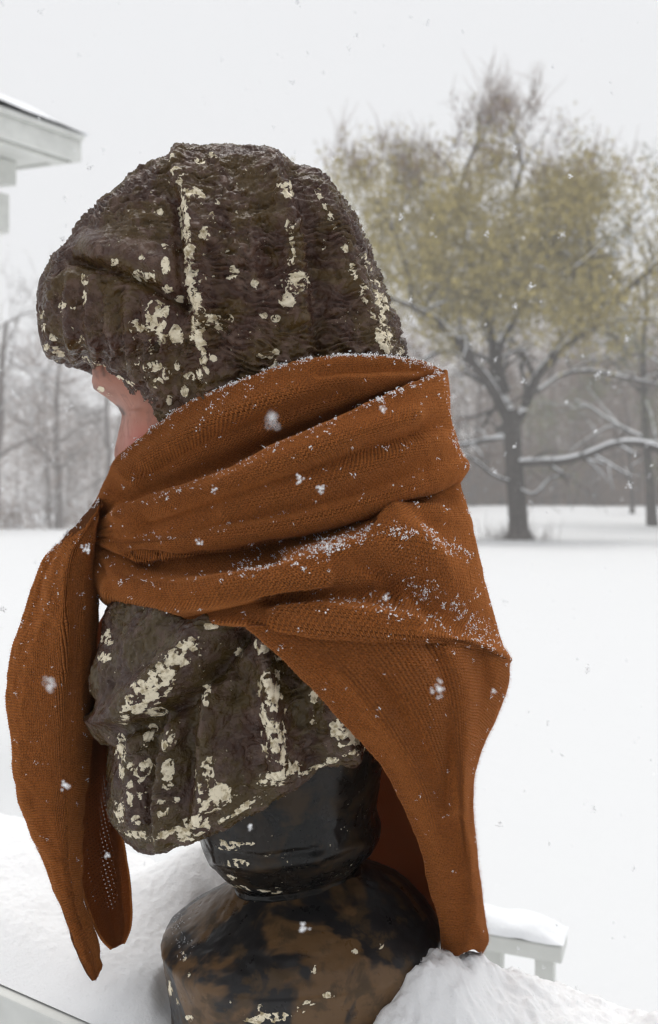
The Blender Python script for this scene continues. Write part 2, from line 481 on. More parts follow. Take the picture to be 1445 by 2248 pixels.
# ------------------------------------------------------------------ low white rail behind, right
rp0 = unproj(1240, 2096, 0.60); rdir = np.array([-0.93, 0.366, 0.0]); rn = np.array([0.366, 0.93, 0.0])
rail = tag(empty('rail', (rp0[0], rp0[1], 0)), 'low white painted rail on square posts, capped with snow', 'railing')
rz = rp0[2]
b = MB(); b.box(rdir * 0.30 + UP * (rz + 0.014), rdir * 0.30, rn * 0.035, UP * 0.014)
bevel(b.build('top_rail', M['white_wood'], rail, False), 0.004)
for k in range(5):
    b = MB(); b.box(rdir * (0.030 + 0.082 * k) + UP * rz / 2, rdir * 0.0145, rn * 0.0145, UP * rz / 2)
    b.build('baluster', M['white_wood'], rail, False)
uu, vv = np.meshgrid(np.linspace(-0.002, 0.602, 80), np.linspace(-1, 1, 24))
hh = 0.026 * np.sqrt(np.clip(1 - vv ** 2, 0, 1)) * np.sqrt(np.clip(sstep(-0.004, 0.05, uu) * sstep(0.606, 0.55, uu), 0, 1)) + 0.002 * fbm(np.stack([uu * 30, vv * 2, uu * 0], -1), 4, 2)
RS = np.array([rp0[0], rp0[1], 0]) + uu[..., None] * rdir + vv[..., None] * rn * 0.036 + (rz + 0.0285 + np.maximum(hh, 0))[..., None] * UP
tag(np_mesh('rail_snow', RS, grid_faces(24, 80, False), M['snow_soft']), 'rounded cap of snow lying on the low white rail', 'snow', 'stuff')

# ------------------------------------------------------------------ porch roof corner, upper left
Cn = np.array([-1.266, 3.70, 0]); e1 = np.array([-0.683, -0.730, 0]); e2 = np.array([-0.730, 0.683, 0])
FZ0, FZ1 = 2.978, 3.105
SL = 0.20                                     # slope of the soffit and the roof along e2
porch = tag(empty('porch', tuple(Cn + e1 * 0.6 + e2 * 0.7)), 'white porch roof corner with deep eave under snow', 'porch')
po = np.array(porch.location)
def slab(name, a0, a1, c0, c1, z0, z1, mat, slope=SL):
    P = []
    for z in (z0, z1):
        for c in (c0, c1):
            for a in (a0, a1):
                P.append(Cn + e1 * a + e2 * c + UP * (z + slope * c) - po)
    o = np_mesh(name, P, [[0, 2, 3, 1], [4, 5, 7, 6], [0, 1, 5, 4], [2, 6, 7, 3], [0, 4, 6, 2], [1, 3, 7, 5]], mat, porch, False)
    return bevel(o, 0.004)
slab('fascia', 0.0, 3.2, 0.0, 0.022, FZ0, FZ1, M['white_wood'], 0)
slab('gutter_trim', -0.012, 3.21, -0.03, -0.001, FZ1 - 0.022, FZ1 + 0.004, M['white_wood'], 0)
slab('soffit', 0.005, 3.2, 0.023, 1.6, FZ0 + 0.012, FZ0 + 0.026, M['white_wood'])
slab('soffit_board', 0.003, 3.2, 0.10, 0.22, FZ0 - 0.006, FZ0 + 0.011, M['white_wood'])
slab('rake_board', -0.012, 0.004, 0.0, 1.6, FZ0 + 0.0, FZ1 + 0.0, M['white_wood'])
slab('roof', 0.006, 3.2, 0.024, 1.6, FZ0 + 0.03, FZ1 - 0.01, M['white_wood'])
slab('frieze', 0.08, 3.2, 0.50, 0.68, FZ0 - 0.12, FZ0 + 0.010, M['white_wood'])
slab('beam', 0.11, 3.2, 0.52, 0.66, FZ0 - 0.33, FZ0 - 0.121, M['white_wood'], 0.1)
for a in (0.95, 3.0):
    P0 = Cn + e1 * a + e2 * 0.59 - po
    b = MB(); b.box(P0 + UP * (FZ0 - 0.26) / 2, e1 * 0.07, e2 * 0.068, UP * (FZ0 - 0.26) / 2)
    bevel(b.build('post', M['white_wood'], porch, False), 0.006)
uu, vv = np.meshgrid(np.linspace(-0.03, 3.2, 90), np.linspace(-0.05, 1.6, 50))
hh = 0.11 * np.sqrt(np.clip(sstep(-0.05, 0.28, uu) * sstep(-0.07, 0.14, vv), 0, 1)) + 0.012 * fbm(np.stack([uu * 3, vv * 3, uu * 0], -1), 6, 2)
PS = Cn + uu[..., None] * e1 + vv[..., None] * e2 + (FZ1 + 0.006 + SL * np.maximum(vv, 0) + np.maximum(hh, 0.0))[..., None] * UP
tag(np_mesh('porch_snow', PS, grid_faces(50, 90, False), M['snow_soft']), 'thick snow lying on the porch roof', 'snow', 'stuff')

# ------------------------------------------------------------------ unseen shade blocker added behind the camera to darken the near side
shade_blocker = tag(empty('shade_blocker', (0, -7.0, 0)), 'plain grey blocker, unseen behind the viewpoint, added to shade the near side', 'shade_blocker')
b = MB(); b.box((0, 0, 1.45), (5, 0, 0), (0, 1.4, 0), (0, 0, 1.45)); b.build('blocker_wall', M['blocker_grey'], shade_blocker, False)
b = MB(); b.box((0, 0.0, 2.98), (5.3, 0, 0), (0, 1.8, 0), (0, 0, 0.08)); b.build('roof', M['blocker_dark'], shade_blocker, False)  # top slab of the added shade blocker

# ------------------------------------------------------------------ trees
def grow(mb, p, d, length, r, depth, tips, rnd, droop=0.0, spread=0.6, kmin=2, kmax=4, snow=None, rmin=0.006, side=5):
    """a branch and its forks; every branch tip goes to tips"""
    n = 5
    pts = [np.array(p, float)]
    d = np.array(d, float); d /= np.linalg.norm(d)
    for i in range(n):
        d = d + rnd.normal(0, 0.13, 3) + np.array([0, 0, -droop * (i / n)])
        d /= np.linalg.norm(d)
        pts.append(pts[-1] + d * length / n)
    rad = np.linspace(r, max(rmin, r * 0.55), n + 1)
    mb.tube(pts, rad, side if depth > 1 else 3)
    if snow is not None and r > 0.03:
        snow.append((np.array(pts), rad))
    tips.append((pts[-1], d, depth)); tips.append((pts[3], d, depth))
    if depth <= 0: return
    for k in range(rnd.integers(kmin, kmax + 1)):
        i = rnd.integers(2, n + 1)
        nd = d + rnd.normal(0, spread, 3)
        grow(mb, pts[i], nd, length * rnd.uniform(0.55, 0.8), rad[i] * rnd.uniform(0.5, 0.72), depth - 1, tips, rnd, droop, spread, kmin, kmax, snow, rmin, side)

def leaf_mesh(centres, n_per, spread, size, rnd, droop=0.0):
    """small leaf faces hung round the twig ends"""
    c = np.repeat(np.asarray(centres), n_per, 0)
    n = len(c)
    off = rnd.normal(0, 1, (n, 3)) * spread
    off[:, 2] -= droop * np.abs(rnd.normal(0, 1, n))
    c = c + off
    a = rnd.normal(0, 1, (n, 3)); a[:, 2] -= droop * 1.5; a /= np.linalg.norm(a, axis=1, keepdims=True)
    bvec = np.cross(a, rnd.normal(0, 1, (n, 3))); bvec /= np.linalg.norm(bvec, axis=1, keepdims=True)
    s = size * rnd.uniform(0.6, 1.5, (n, 1))
    V = np.stack([c - a * s, c + bvec * s * 0.33, c + a * s, c - bvec * s * 0.33], 1).reshape(-1, 3)
    return V, np.arange(4 * n).reshape(-1, 4)

def snow_on(limbs, mat, parent):
    """a cap of snow along the upper side of limbs"""
    mb = MB()
    for P, r in limbs:
        mb.tube(P + np.c_[np.zeros((len(P), 2)), r * 0.75], r * 0.85, 6)
    return tag(mb.build('limb_snow', mat, parent), None, None, 'stuff')

rt = np.random.default_rng(21)
TD = 37.2                                        # world Y of the big tree
def tp(px, py, dy=0.0): return unproj(px, py, TD + dy)
tb = tp(1140, 1183); tb[2] = float(ground_z(tb[0:1], tb[1:2])[0])
willow = tag(empty('willow_tree', tuple(tb)), 'large spreading tree with olive yellow leaves and snow along its limbs', 'tree')
trunk = MB(); tips = []; caps = []
U = (TD + 0.8) / FPX
main = [  # (points (px, py, depth shift), radius px start, end)
    ([(1140, 1186, 0), (1136, 1110, 0), (1130, 1040, 0), (1126, 980, 0), (1124, 930, 0), (1122, 900, 0)], 30, 24),
    ([(1126, 950, 0), (1100, 890, 0), (1068, 835, -1), (1040, 800, -1.5), (1005, 750, -2), (960, 705, -2), (905, 675, -3), (850, 650, -3)], 17, 6),
    ([(1122, 915, 0), (1090, 840, 1), (1082, 760, 1), (1060, 660, 1), (1030, 560, 1), (1010, 470, 1), (1020, 380, 1), (1050, 300, 1), (1050, 250, 1)], 16, 4),
    ([(1112, 860, 0), (1095, 780, -1), (1130, 700, -1.5), (1165, 640, -2), (1200, 570, -2), (1230, 480, -2)], 12, 4),
    ([(1128, 940, 0), (1155, 890, 0), (1178, 830, -0.5), (1220, 780, -1), (1290, 720, -1.5), (1370, 640, -2), (1450, 570, -2), (1530, 480, -2)], 15, 6),
    ([(1180, 860, 0), (1230, 825, 1.5), (1300, 815, 2), (1370, 830, 2), (1450, 845, 3)], 7, 4),
    ([(1132, 1018, 0), (1180, 1015, -1), (1240, 1012, -2), (1300, 995, -2.5), (1350, 975, -3), (1400, 972, -3), (1470, 990, -3), (1560, 980, -3)], 11, 6),
    ([(1128, 1000, 0), (1112, 960, 0), (1080, 965, 1), (1030, 975, 1), (960, 985, 1)], 8, 5),
    ([(1125, 1060, 0), (1085, 1045, -1), (1040, 1010, -2), (990, 990, -2)], 5, 3),
    ([(1135, 1070, 0), (1170, 1085, -1), (1210, 1050, -1), (1260, 1045, -1)], 4, 2),
    ([(1060, 660, 1), (1110, 560, 2), (1130, 440, 2), (1145, 350, 2), (1125, 280, 2), (1110, 225, 2)], 9, 3),
    ([(1040, 800, -1.5), (980, 770, 0), (930, 790, 1), (880, 830, 1)], 7, 3),
    ([(960, 705, -2), (900, 610, -2), (870, 520, -2), (830, 440, -2)], 7, 3),
    ([(1030, 560, 1), (960, 480, 2), (900, 420, 2), (850, 380, 2)], 7, 2),
    ([(1290, 720, -1.5), (1300, 620, -2), (1290, 500, -2), (1270, 410, -2)], 7, 3),
    ([(1165, 640, -2), (1260, 590, -3), (1330, 530, -3)], 6, 3),
    ([(1082, 760, 1), (1020, 660, 3), (960, 600, 4), (900, 560, 4)], 8, 3),
    ([(1290, 720, -1.5), (1360, 700, 0), (1440, 700, 0)], 6, 3),
]
for pts, r0, r1 in main:
    q = resample(np.array(pts, float), 4 * len(pts))
    P = np.array([tp(x, y, dy) for x, y, dy in q]) - tb
    R = np.linspace(r0, r1, len(P)) * U * 0.5 * 1.5
    if r0 == 30: R[:3] *= [1.5, 1.2, 1.05]
    trunk.tube(P, R, 8)
    if r0 != 30: caps.append((P, R))
    for k in range(2, len(P), 2):
        if r0 == 30: continue
        d = P[min(k + 1, len(P) - 1)] - P[k - 1]
        d = d / np.linalg.norm(d) + rt.normal(0, 0.7, 3) + np.array([0, 0, 0.25])
        low = pts[0][1] > 990
        grow(trunk, P[k], d, rt.uniform(1.2, 2.6) * (0.6 if low else 1), R[k] * 0.5, 1 if low else 2, [] if low else tips, rt, 0.10, 0.65, 2, 3, caps if k % 4 == 0 else None, 0.012, 5)
trunk.build('trunk', M['bark'], willow)
snow_on(caps, M['snow_soft'], willow)
tc = np.array([t[0] for t in tips])
tx, tpy = proj(tc + tb)
keep = (tpy < 730) & (rt.random(len(tc)) < np.where(tpy < 340, 0.22, np.where(tpy > 640, 0.28, 0.62))) & (fbm(np.stack([tx / 60, tpy / 60, tc[:, 1] * 0.3], -1), 33, 2) > -0.15)
# leaf clumps: hung on the twig ends and drooping below them, thick on the outside, with gaps
cl = tc[keep]
ex, ey = rt.uniform(770, 1320, 520), rt.uniform(330, 660, 520)
ok = (((ex - 1050) / 300) ** 2 + ((ey - 560) / 225) ** 2 < 1) & (fbm(np.stack([ex / 60, ey / 60, ex * 0], -1), 31, 2) > 0.02)
ez = rt.normal(0, 2.2, 520)
extra = unproj(ex[ok], ey[ok], TD + ez[ok]) - tb
e2x, e2y = rt.uniform(930, 1290, 190), rt.uniform(380, 690, 190)
ok2 = fbm(np.stack([e2x / 55, e2y / 55, e2x * 0], -1), 35, 2) > 0.0
extra2 = unproj(e2x[ok2], e2y[ok2], TD + rt.normal(0, 2.2, 190)[ok2]) - tb
V, F = leaf_mesh(np.concatenate([cl, extra, extra2]), 52, 0.50, 0.115, rt, 0.7)
np_mesh('crown', V, F, M['leaf'], willow, False)
# bare reddish twig ends at the very top
tw = MB()
top = tc[(tpy < 420)]
for p in top[:420]:
    for k in range(4):
        d = rt.normal(0, 0.5, 3) + np.array([0, 0, 0.9]); L = rt.uniform(0.4, 1.0)
        tw.tube([p, p + d * L * 0.5, p + d * L + rt.normal(0, 0.08, 3)], [0.014, 0.011, 0.006], 3)
tag(tw.build('twigs', M['twig'], willow), None, None, 'stuff')

def bare_tree(name, label, px, py_base, Y, height, rnd, mat, leafmat=None, lean=0.0, depth=4, group=None, thick=1.0, nleaf=0, kind=None):
    p = unproj(px, py_base, Y); p[2] = float(ground_z(p[0:1], p[1:2])[0]) - 0.02
    t = tag(empty(name, tuple(p)), label, 'tree', None, group)
    mb = MB(); tl = []; cp = []
    n = 6
    P = np.zeros((n + 1, 3)); P[:, 2] = np.linspace(0, height * 0.72, n + 1)
    P[1:, 0] += np.cumsum(rnd.normal(lean, 0.12, n)) * height / 14; P[1:, 1] += np.cumsum(rnd.normal(0, 0.1, n)) * height / 14
    R = np.linspace(0.017, 0.006, n + 1) * height * thick; R[0] *= 1.25
    mb.tube(P, R, 7)
    for k in range(2, n + 1):
        for j in range(3):
            grow(mb, P[k], rnd.normal(0, 0.75, 3) + np.array([0, 0, 0.55]), height * rnd.uniform(0.14, 0.26), R[k] * 0.5, depth - 1, tl, rnd, 0.03, 0.5, 2, 4, cp if j == 0 else None, 0.010, 4)
    mb.build('trunk', mat, t)
    if cp: snow_on(cp, M['snow_soft'], t)
    if leafmat is not None:
        c = np.array([q[0] for q in tl])
        V, F = leaf_mesh(c, nleaf, 0.35, 0.11, rnd, 0.3)
        np_mesh('crown', V, F, leafmat, t, False)
    return t
r2 = np.random.default_rng(5)
bare_tree('leafy_tree', 'grey green leafy tree at the right edge behind the big olive tree', 1432, 1128, 48, 20, r2, M['bark'], M['leaf_green'], -0.02, 4, None, 0.8, 12)
bare_tree('bare_tree', 'thin straight bare trunk below the snowy horizontal limb on the right', 1388, 1105, 60, 9, r2, M['bark'], None, 0.0, 3)
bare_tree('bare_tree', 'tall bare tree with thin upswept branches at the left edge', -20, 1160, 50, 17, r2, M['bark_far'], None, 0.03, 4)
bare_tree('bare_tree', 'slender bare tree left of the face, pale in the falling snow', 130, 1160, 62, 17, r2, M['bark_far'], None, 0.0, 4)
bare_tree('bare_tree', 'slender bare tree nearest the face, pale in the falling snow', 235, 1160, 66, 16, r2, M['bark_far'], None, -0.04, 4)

# dry stems round the foot of the big tree
gm = MB()
for k in range(170):
    a_ = r2.uniform(0, 2 * math.pi); q_ = np.array([tb[0] + r2.normal(-0.25, 0.75), tb[1] + r2.normal(-0.4, 0.7), 0]); q_[2] = float(ground_z(q_[0:1], q_[1:2])[0]) - 0.03
    d_ = r2.normal(0, 0.28, 3) + np.array([0, 0, 1.0]); L_ = r2.uniform(0.25, 0.8)
    gm.tube([q_, q_ + d_ * L_ * 0.6, q_ + d_ * L_ + r2.normal(0, 0.06, 3)], [0.014, 0.010, 0.004], 3)
tag(gm.build('dry_stems', M['bark_far']), 'dry brown stems poking out of the snow at the foot of the big tree', 'grass', 'stuff')

# the wood behind: one grey brown mass of trunks and twigs
rw = np.random.default_rng(77)
wood = MB(); tri_v = []
def wood_tree(X, Y, H):
    z = float(ground_z(np.array([X]), np.array([Y]))[0])
    lean = rw.normal(0, 0.05)
    wood.tube([(X, Y, z - 0.05), (X + lean * H * 0.4, Y, z + H * 0.45), (X + lean * H, Y, z + H * 0.92)], np.array([0.008, 0.005, 0.0015]) * H * rw.uniform(0.5, 1.4), 4)
    n = int(300)
    hh = rw.uniform(0.12, 1.0, n) ** 0.8 * H
    a = rw.uniform(0, 2 * math.pi, n); el = rw.uniform(0.0, 1.1, n)
    rr = (1 - np.abs(hh / H - 0.5) * 1.3) * H * 0.24 * rw.uniform(0, 1, n) + 0.1
    p0 = np.stack([X + lean * hh + np.cos(a) * rr * 0.3, Y + np.sin(a) * rr * 0.3, z + hh], 1)
    L = rw.uniform(0.5, 2.2, n)
    dirv = np.stack([np.cos(a) * np.cos(el), np.sin(a) * np.cos(el), np.sin(el)], 1) + rw.normal(0, 0.25, (n, 3))
    p0 = p0 + dirv * (rr * 0.6)[:, None]
    p1 = p0 + dirv * L[:, None]
    w = np.cross(dirv, rw.normal(0, 1, (n, 3))); w /= np.linalg.norm(w, axis=1, keepdims=True)
    tri_v.append(np.stack([p0 - w * 0.030, p0 + w * 0.030, p1], 1).reshape(-1, 3))
for k in range(450):
    Y = rw.uniform(60, 120)
    X = (rw.uniform(-0.62, 0.75) if k < 230 else rw.uniform(0.05, 0.5) if k < 330 else rw.choice([-1, 1]) * rw.uniform(0.6, 1.5)) * (Y + 1)
    if X > 8: Y = max(Y, 78)
    elif X > -4 : Y = max(Y, 70)
    H = rw.uniform(8, 14) if X < 0 else rw.uniform(11, 19)
    wood_tree(X, Y, H)
for k in range(1700):                                # brush along the foot of the wood
    Y = rw.uniform(58, 84); X = (rw.uniform(-0.6, 0.7) if k < 500 else rw.uniform(0.05, 0.6)) * (Y + 1)
    if X > 6: Y += 18
    z = float(ground_z(np.array([X]), np.array([Y]))[0])
    n = 26
    p0 = np.stack([X + rw.normal(0, 0.8, n), Y + rw.normal(0, 0.6, n), np.full(n, z) + rw.uniform(-0.1, 1.6 if k < 500 else 4.5, n)], 1)
    d = rw.normal(0, 0.7, (n, 3)) + np.array([0, 0, 0.9])
    w = np.cross(d, rw.normal(0, 1, (n, 3))); w /= np.linalg.norm(w, axis=1, keepdims=True)
    tri_v.append(np.stack([p0 - w * 0.04, p0 + w * 0.04, p0 + d * rw.uniform(0.5, 1.4, (n, 1))], 1).reshape(-1, 3))
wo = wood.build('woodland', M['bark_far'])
tag(wo, 'grey bare wood along the far side of the snowy lawn', 'wood', 'stuff')
TV = np.concatenate(tri_v)
fr = (TV.reshape(-1, 3, 3)[:, 0, 0] < -2) & (rw.random(len(TV) // 3) < 0.45)
FR = TV.reshape(-1, 3, 3)[fr].reshape(-1, 3) + np.array([0, -0.02, 0.05])
tag(np_mesh('twig_snow', FR, np.arange(len(FR)).reshape(-1, 3), M['snow_soft'], wo, False), None, None, 'stuff')
wt_ = np_mesh('woodland_twigs', TV, np.arange(len(TV)).reshape(-1, 3), M['twig'], wo, False)
tag(wt_, None, None, 'stuff')

# ================================================================== THE BUST
bust = tag(empty('bust', (-0.028, 0.0, LZ)), 'weathered plaster bust with flaking dark brown paint on a round socle', 'bust')
bo = np.array(bust.location)

def section(th, n):
    c, s = np.cos(th), np.sin(th)
    return np.sign(c) * np.abs(c) ** (2.0 / n), np.sign(s) * np.abs(s) ** (2.0 / n)

def loft(rows, nr, nc, n=2.15):
    """rows: (pyL, L, pyR, R, half depth). Section = tilted superellipse. Columns run round the thing."""
    rows = np.array(rows, float)
    L = unproj(rows[:, 1], rows[:, 0], 0.0); R = unproj(rows[:, 3], rows[:, 2], 0.0)
    ctl = np.concatenate([L, R, rows[:, 4:5]], 1)
    k = np.r_[0, np.cumsum(np.maximum(1e-5, np.linalg.norm(np.diff(ctl, axis=0), axis=1)))]
    q = hermite(ctl, k, np.linspace(0, k[-1], nr))
    L, R, bb = q[:, :3], q[:, 3:6], np.maximum(q[:, 6], 1e-4)
    th = np.linspace(0, 2 * math.pi, nc, endpoint=False)
    cx, sx = section(th, n)
    mid, hf = (L + R) / 2, (R - L) / 2
    V = mid[:, None] + cx[None, :, None] * hf[:, None]
    V[..., 1] = -bb[:, None] * sx[None, :]
    return V

def near_px(V):
    W = V.copy(); W[..., 1] = -np.abs(W[..., 1])
    return proj(W)

def chips(px, py, blobs, lines, amb=0.0, scatter=None):
    """how likely the paint has flaked off here (added to a noise in the material)"""
    c = np.full(px.shape, amb)
    for x, y, rx, ry, a in blobs:
        d = ((px - x) / rx) ** 2 + ((py - y) / ry) ** 2
        c = np.maximum(c, amb + (a * 0.87 - amb) * np.exp(-0.55 * (d / 1.30) ** 2.2))
    for pts, w, a in lines:
        c = np.maximum(c, amb + (a * 0.86 - amb) * np.exp(-(line_dist(px, py, pts) / (w * 1.15)) ** 2.6))
    return c

# ---- head covering and hair -----------------------------------------------------------------
rows = [(322, 470, 322, 520, 0.004), (324, 415, 324, 560, 0.016), (330, 382, 330, 588, 0.030), (345, 366, 345, 615, 0.045), (370, 350, 370, 652, 0.060),
        (400, 318, 400, 692, 0.074), (430, 287, 430, 722, 0.085), (460, 260, 460, 746, 0.094), (500, 218, 500, 775, 0.103), (540, 180, 540, 797, 0.110),
        (575, 150, 575, 812, 0.114), (600, 122, 600, 821, 0.116), (640, 96, 640, 838, 0.118), (680, 88, 680, 855, 0.118), (720, 92, 720, 869, 0.117),
        (755, 100, 755, 880, 0.116), (776, 116, 776, 886, 0.115), (786, 150, 792, 890, 0.115), (794, 195, 805, 893, 0.114), (808, 232, 825, 897, 0.113),
        (835, 252, 850, 900, 0.112), (865, 270, 880, 902, 0.110), (895, 290, 910, 902, 0.108), (930, 316, 940, 900, 0.105), (970, 345, 975, 898, 0.102), (1040, 400, 1040, 880, 0.095)]
rows = [(a + 30 * max(0, 430 - a) / 108, b_ + (8 if 560 < a < 780 else 0), c + 30 * max(0, 430 - c) / 108, d_, e_) for a, b_, c, d_, e_ in rows]
V = loft(rows, 430, 680, 2.2)
N = grid_normals(V, True)
if (N[200, 170] * np.array([0, -1, 0])).sum() < 0: N = -N
px, py = near_px(V)
d = np.zeros(px.shape)
# the front hem of the head cloth: a raised seam from the crown to the ear
seam = [(392, 318), (388, 380), (402, 440), (410, 520), (415, 600), (428, 690), (440, 780), (448, 900)]
d += ridge(px, py, [(402, 318), (400, 380), (416, 440), (424, 520), (430, 600), (442, 690), (454, 780), (462, 900)], 22, 0.0050)
d -= ridge(px, py, [(372, 350), (374, 400), (388, 450), (394, 520), (398, 600), (408, 690)], 13, 0.0045)
d += ridge(px, py, [(385, 300), (388, 345), (378, 390)], 22, 0.0050) + ridge(px, py, [(575, 300), (560, 340)], 34, 0.0020)
# folds of the cloth falling from crown to nape
d += ridge(px, py, [(590, 335), (620, 420), (636, 520), (650, 620), (660, 700)], 26, 0.0060)
d -= ridge(px, py, [(640, 380), (672, 470), (690, 560), (700, 680), (705, 780)], 22, 0.0050)
d += ridge(px, py, [(680, 400), (735, 500), (770, 600), (800, 700), (830, 800)], 30, 0.0050)
d -= ridge(px, py, [(560, 430), (600, 520), (590, 600)], 26, 0.0030) + ridge(px, py, [(760, 640), (790, 720), (810, 800)], 18, 0.0035)
d += ridge(px, py, [(520, 560), (560, 660), (570, 780)], 36, 0.0030)
# the smooth band across the forehead, with the hair swelling out below it
d += ridge(px, py, [(210, 540), (290, 560), (370, 600)], 36, 0.0030)
d -= ridge(px, py, [(165, 570), (240, 590), (300, 612), (360, 645), (412, 672)], 12, 0.0055)
for k, (x0, y0, x1, y1, w, hgt) in enumerate([(125, 620, 118, 770, 16, 0.004), (165, 605, 165, 775, 16, 0.005), (205, 620, 215, 785, 18, 0.005), (245, 640, 262, 800, 17, 0.005),
                                            (285, 650, 305, 830, 16, 0.0045), (325, 670, 345, 855, 15, 0.0045), (362, 690, 372, 890, 14, 0.004)]):
    d += ridge(px, py, [(x0, y0), ((x0 + x1) / 2 - 5, (y0 + y1) / 2), (x1, y1)], w, hgt)
# ear curl
d += ridge(px, py, [(365, 880), (352, 895), (362, 912), (382, 905)], 11, 0.004)
smoothband = np.exp(-(line_dist(px, py, [(205, 535), (300, 560), (385, 600)]) / 46) ** 4) * (px < 405)
rough = 1 - 0.85 * smoothband
q3 = V * 1.0
hair = sstep(420, 380, px) * sstep(560, 640, py + (px - 200) * -0.25)
rip = fbm(np.stack([q3[..., 0] * 60, q3[..., 1] * 60, q3[..., 2] * 150 + 2.0 * fbm(q3 * 30, 2, 2)], -1), 41, 3)
lump = fbm(q3 * 130, 51, 3, 0.6)
big = fbm(q3 * 38, 61, 2)
rope = np.sin(2 * math.pi * (q3[..., 2] / 0.0068 + 1.5 * fbm(q3 * 34, 91, 2) + 0.6 * fbm(q3 * 90, 92, 2))) * (0.45 + 0.55 * noise(q3 * 45, 93))
d += (1 - hair) * rough * 0.0015 * rope
pit = 1 - np.abs(fbm(q3 * 95 + 3.0 * noise(q3 * 40, 77)[..., None], 55, 3, 0.55))
d *= 0.55 + 1.25 * sstep(330, 450, py)
d += rough * (0.0024 * (1 - np.abs(rip) * 1.6) * (1 - hair) + 0.0007 * lump + 0.0014 * big + (0.0022 + 0.0012 * hair) * (pit - 0.75))
V = V + N * d[..., None]
px, py = near_px(V)
blobs = [(440, 352, 9, 7, .62), (465, 345, 10, 8, .6), (388, 378, 12, 12, .62), (380, 395, 8, 10, .6), (425, 430, 22, 14, .66), (470, 443, 17, 8, .66), (468, 480, 8, 10, .68), (352, 465, 6, 7, .62),
         (447, 512, 12, 14, .66), (316, 605, 22, 12, .70), (250, 577, 7, 10, .68), (308, 560, 9, 10, .6), (364, 584, 9, 17, .72), (361, 540, 10, 6, .62), (370, 634, 12, 9, .68), (398, 656, 10, 8, .62),
         (345, 700, 20, 38, .66), (300, 716, 13, 16, .66), (385, 735, 13, 20, .68), (355, 745, 12, 12, .68), (186, 612, 7, 12, .64), (186, 655, 5, 13, .62), (135, 672, 8, 7, .64), (160, 675, 5, 9, .58),
         (92, 690, 6, 8, .62), (120, 745, 9, 14, .66), (130, 775, 12, 7, .66), (179, 748, 6, 10, .66), (97, 720, 5, 8, .6), (105, 760, 8, 8, .64),
         (648, 622, 24, 22, .72), (638, 655, 20, 18, .70), (640, 575, 9, 9, .64), (638, 498, 9, 20, .66), (630, 425, 12, 22, .62), (620, 405, 10, 10, .6), (515, 594, 9, 9, .66), (512, 608, 14, 5, .66), (560, 621, 9, 10, .68),
         (578, 692, 9, 7, .66), (606, 698, 10, 7, .68), (470, 608, 6, 4, .6), (835, 700, 15, 55, .62), (845, 745, 18, 28, .66), (818, 660, 16, 10, .64), (800, 640, 8, 10, .6), (775, 590, 8, 12, .62), (760, 545, 5, 12, .6), (710, 535, 6, 10, .6),
         (600, 780, 13, 10, .64), (575, 778, 10, 8, .6), (605, 800, 14, 7, .64), (415, 830, 12, 12, .68), (404, 860, 9, 14, .66), (449, 850, 6, 14, .66), (298, 740, 7, 12, .6), (333, 770, 6, 10, .6), (335, 805, 16, 12, .66),
         (345, 840, 12, 10, .64), (295, 795, 9, 8, .62), (390, 800, 7, 12, .64), (364, 820, 7, 12, .62), (470, 700, 18, 14, .62), (505, 700, 7, 7, .6), (465, 790, 10, 9, .66), (440, 815, 9, 12, .66), (880, 770, 8, 8, .62), (372, 880, 6, 10, .6)]
lines = [([(402, 455), (408, 500), (412, 540)], 11, .70), ([(410, 540), (420, 580), (412, 620), (430, 650)], 15, .66), ([(405, 620), (440, 618), (452, 610)], 8, .66), ([(425, 650), (438, 690), (430, 740)], 14, .66),
         ([(435, 700), (470, 705), (485, 720)], 12, .62), ([(432, 740), (452, 780), (445, 822)], 12, .66), ([(180, 785), (215, 800), (250, 825), (290, 845)], 6, .55),
         ([(612, 390), (630, 440), (638, 500), (645, 570)], 6, .56), ([(700, 420), (745, 520), (778, 600), (812, 670), (842, 745)], 9, .44), ([(800, 560), (830, 640), (862, 730)], 9, .44), ([(392, 380), (400, 420), (404, 455)], 8, .60)]
ch = chips(px, py, blobs, lines, 0.165)
ch[V[..., 1] > 0.01] = np.minimum(ch[V[..., 1] > 0.01], 0.62)
np_mesh('head_covering', V - bo, grid_faces(*V.shape[:2], True), M['cap'], bust, attrs={'chip': ch})

# ---- face ------------------------------------------------------------------------------------
rows = [(770, 235, 770, 690, 0.060), (800, 232, 800, 700, 0.072), (848, 235, 848, 700, 0.080), (880, 268, 880, 700, 0.084), (900, 280, 900, 700, 0.085), (950, 286, 950, 700, 0.084),
        (1000, 290, 1000, 690, 0.080), (1050, 305, 1050, 680, 0.074), (1100, 330, 1100, 680, 0.066), (1150, 400, 1150, 680, 0.058), (1250, 420, 1250, 700, 0.06)]
V = loft(rows, 300, 320, 2.3)
py_r = proj(V[:, V.shape[1] // 2, :])[1]
profile = np.interp(py_r, [770, 798, 815, 830, 846, 856, 872, 886, 897, 912, 930, 952, 985, 1000, 1010, 1018, 1035, 1060, 1090, 1130], [232, 205, 209, 212, 208, 211, 232, 250, 262, 267, 265, 261, 254, 252, 256, 275, 290, 282, 290, 340])
base_l = np.interp(py_r, [r[0] for r in rows], [r[1] for r in rows])
nose_w = np.interp(py_r, [770, 846, 890, 920, 1000, 1020, 1060], [0.055, 0.046, 0.024, 0.018, 0.022, 0.022, 0.026])
pull = (base_l - profile) / FPX * 0.8
front = sstep(0.25, 0.9, -np.cos(np.linspace(0, 2 * math.pi, V.shape[1], endpoint=False)))[None, :]
V[..., 0] -= pull[:, None] * np.exp(-(V[..., 1] / nose_w[:, None]) ** 2) * front
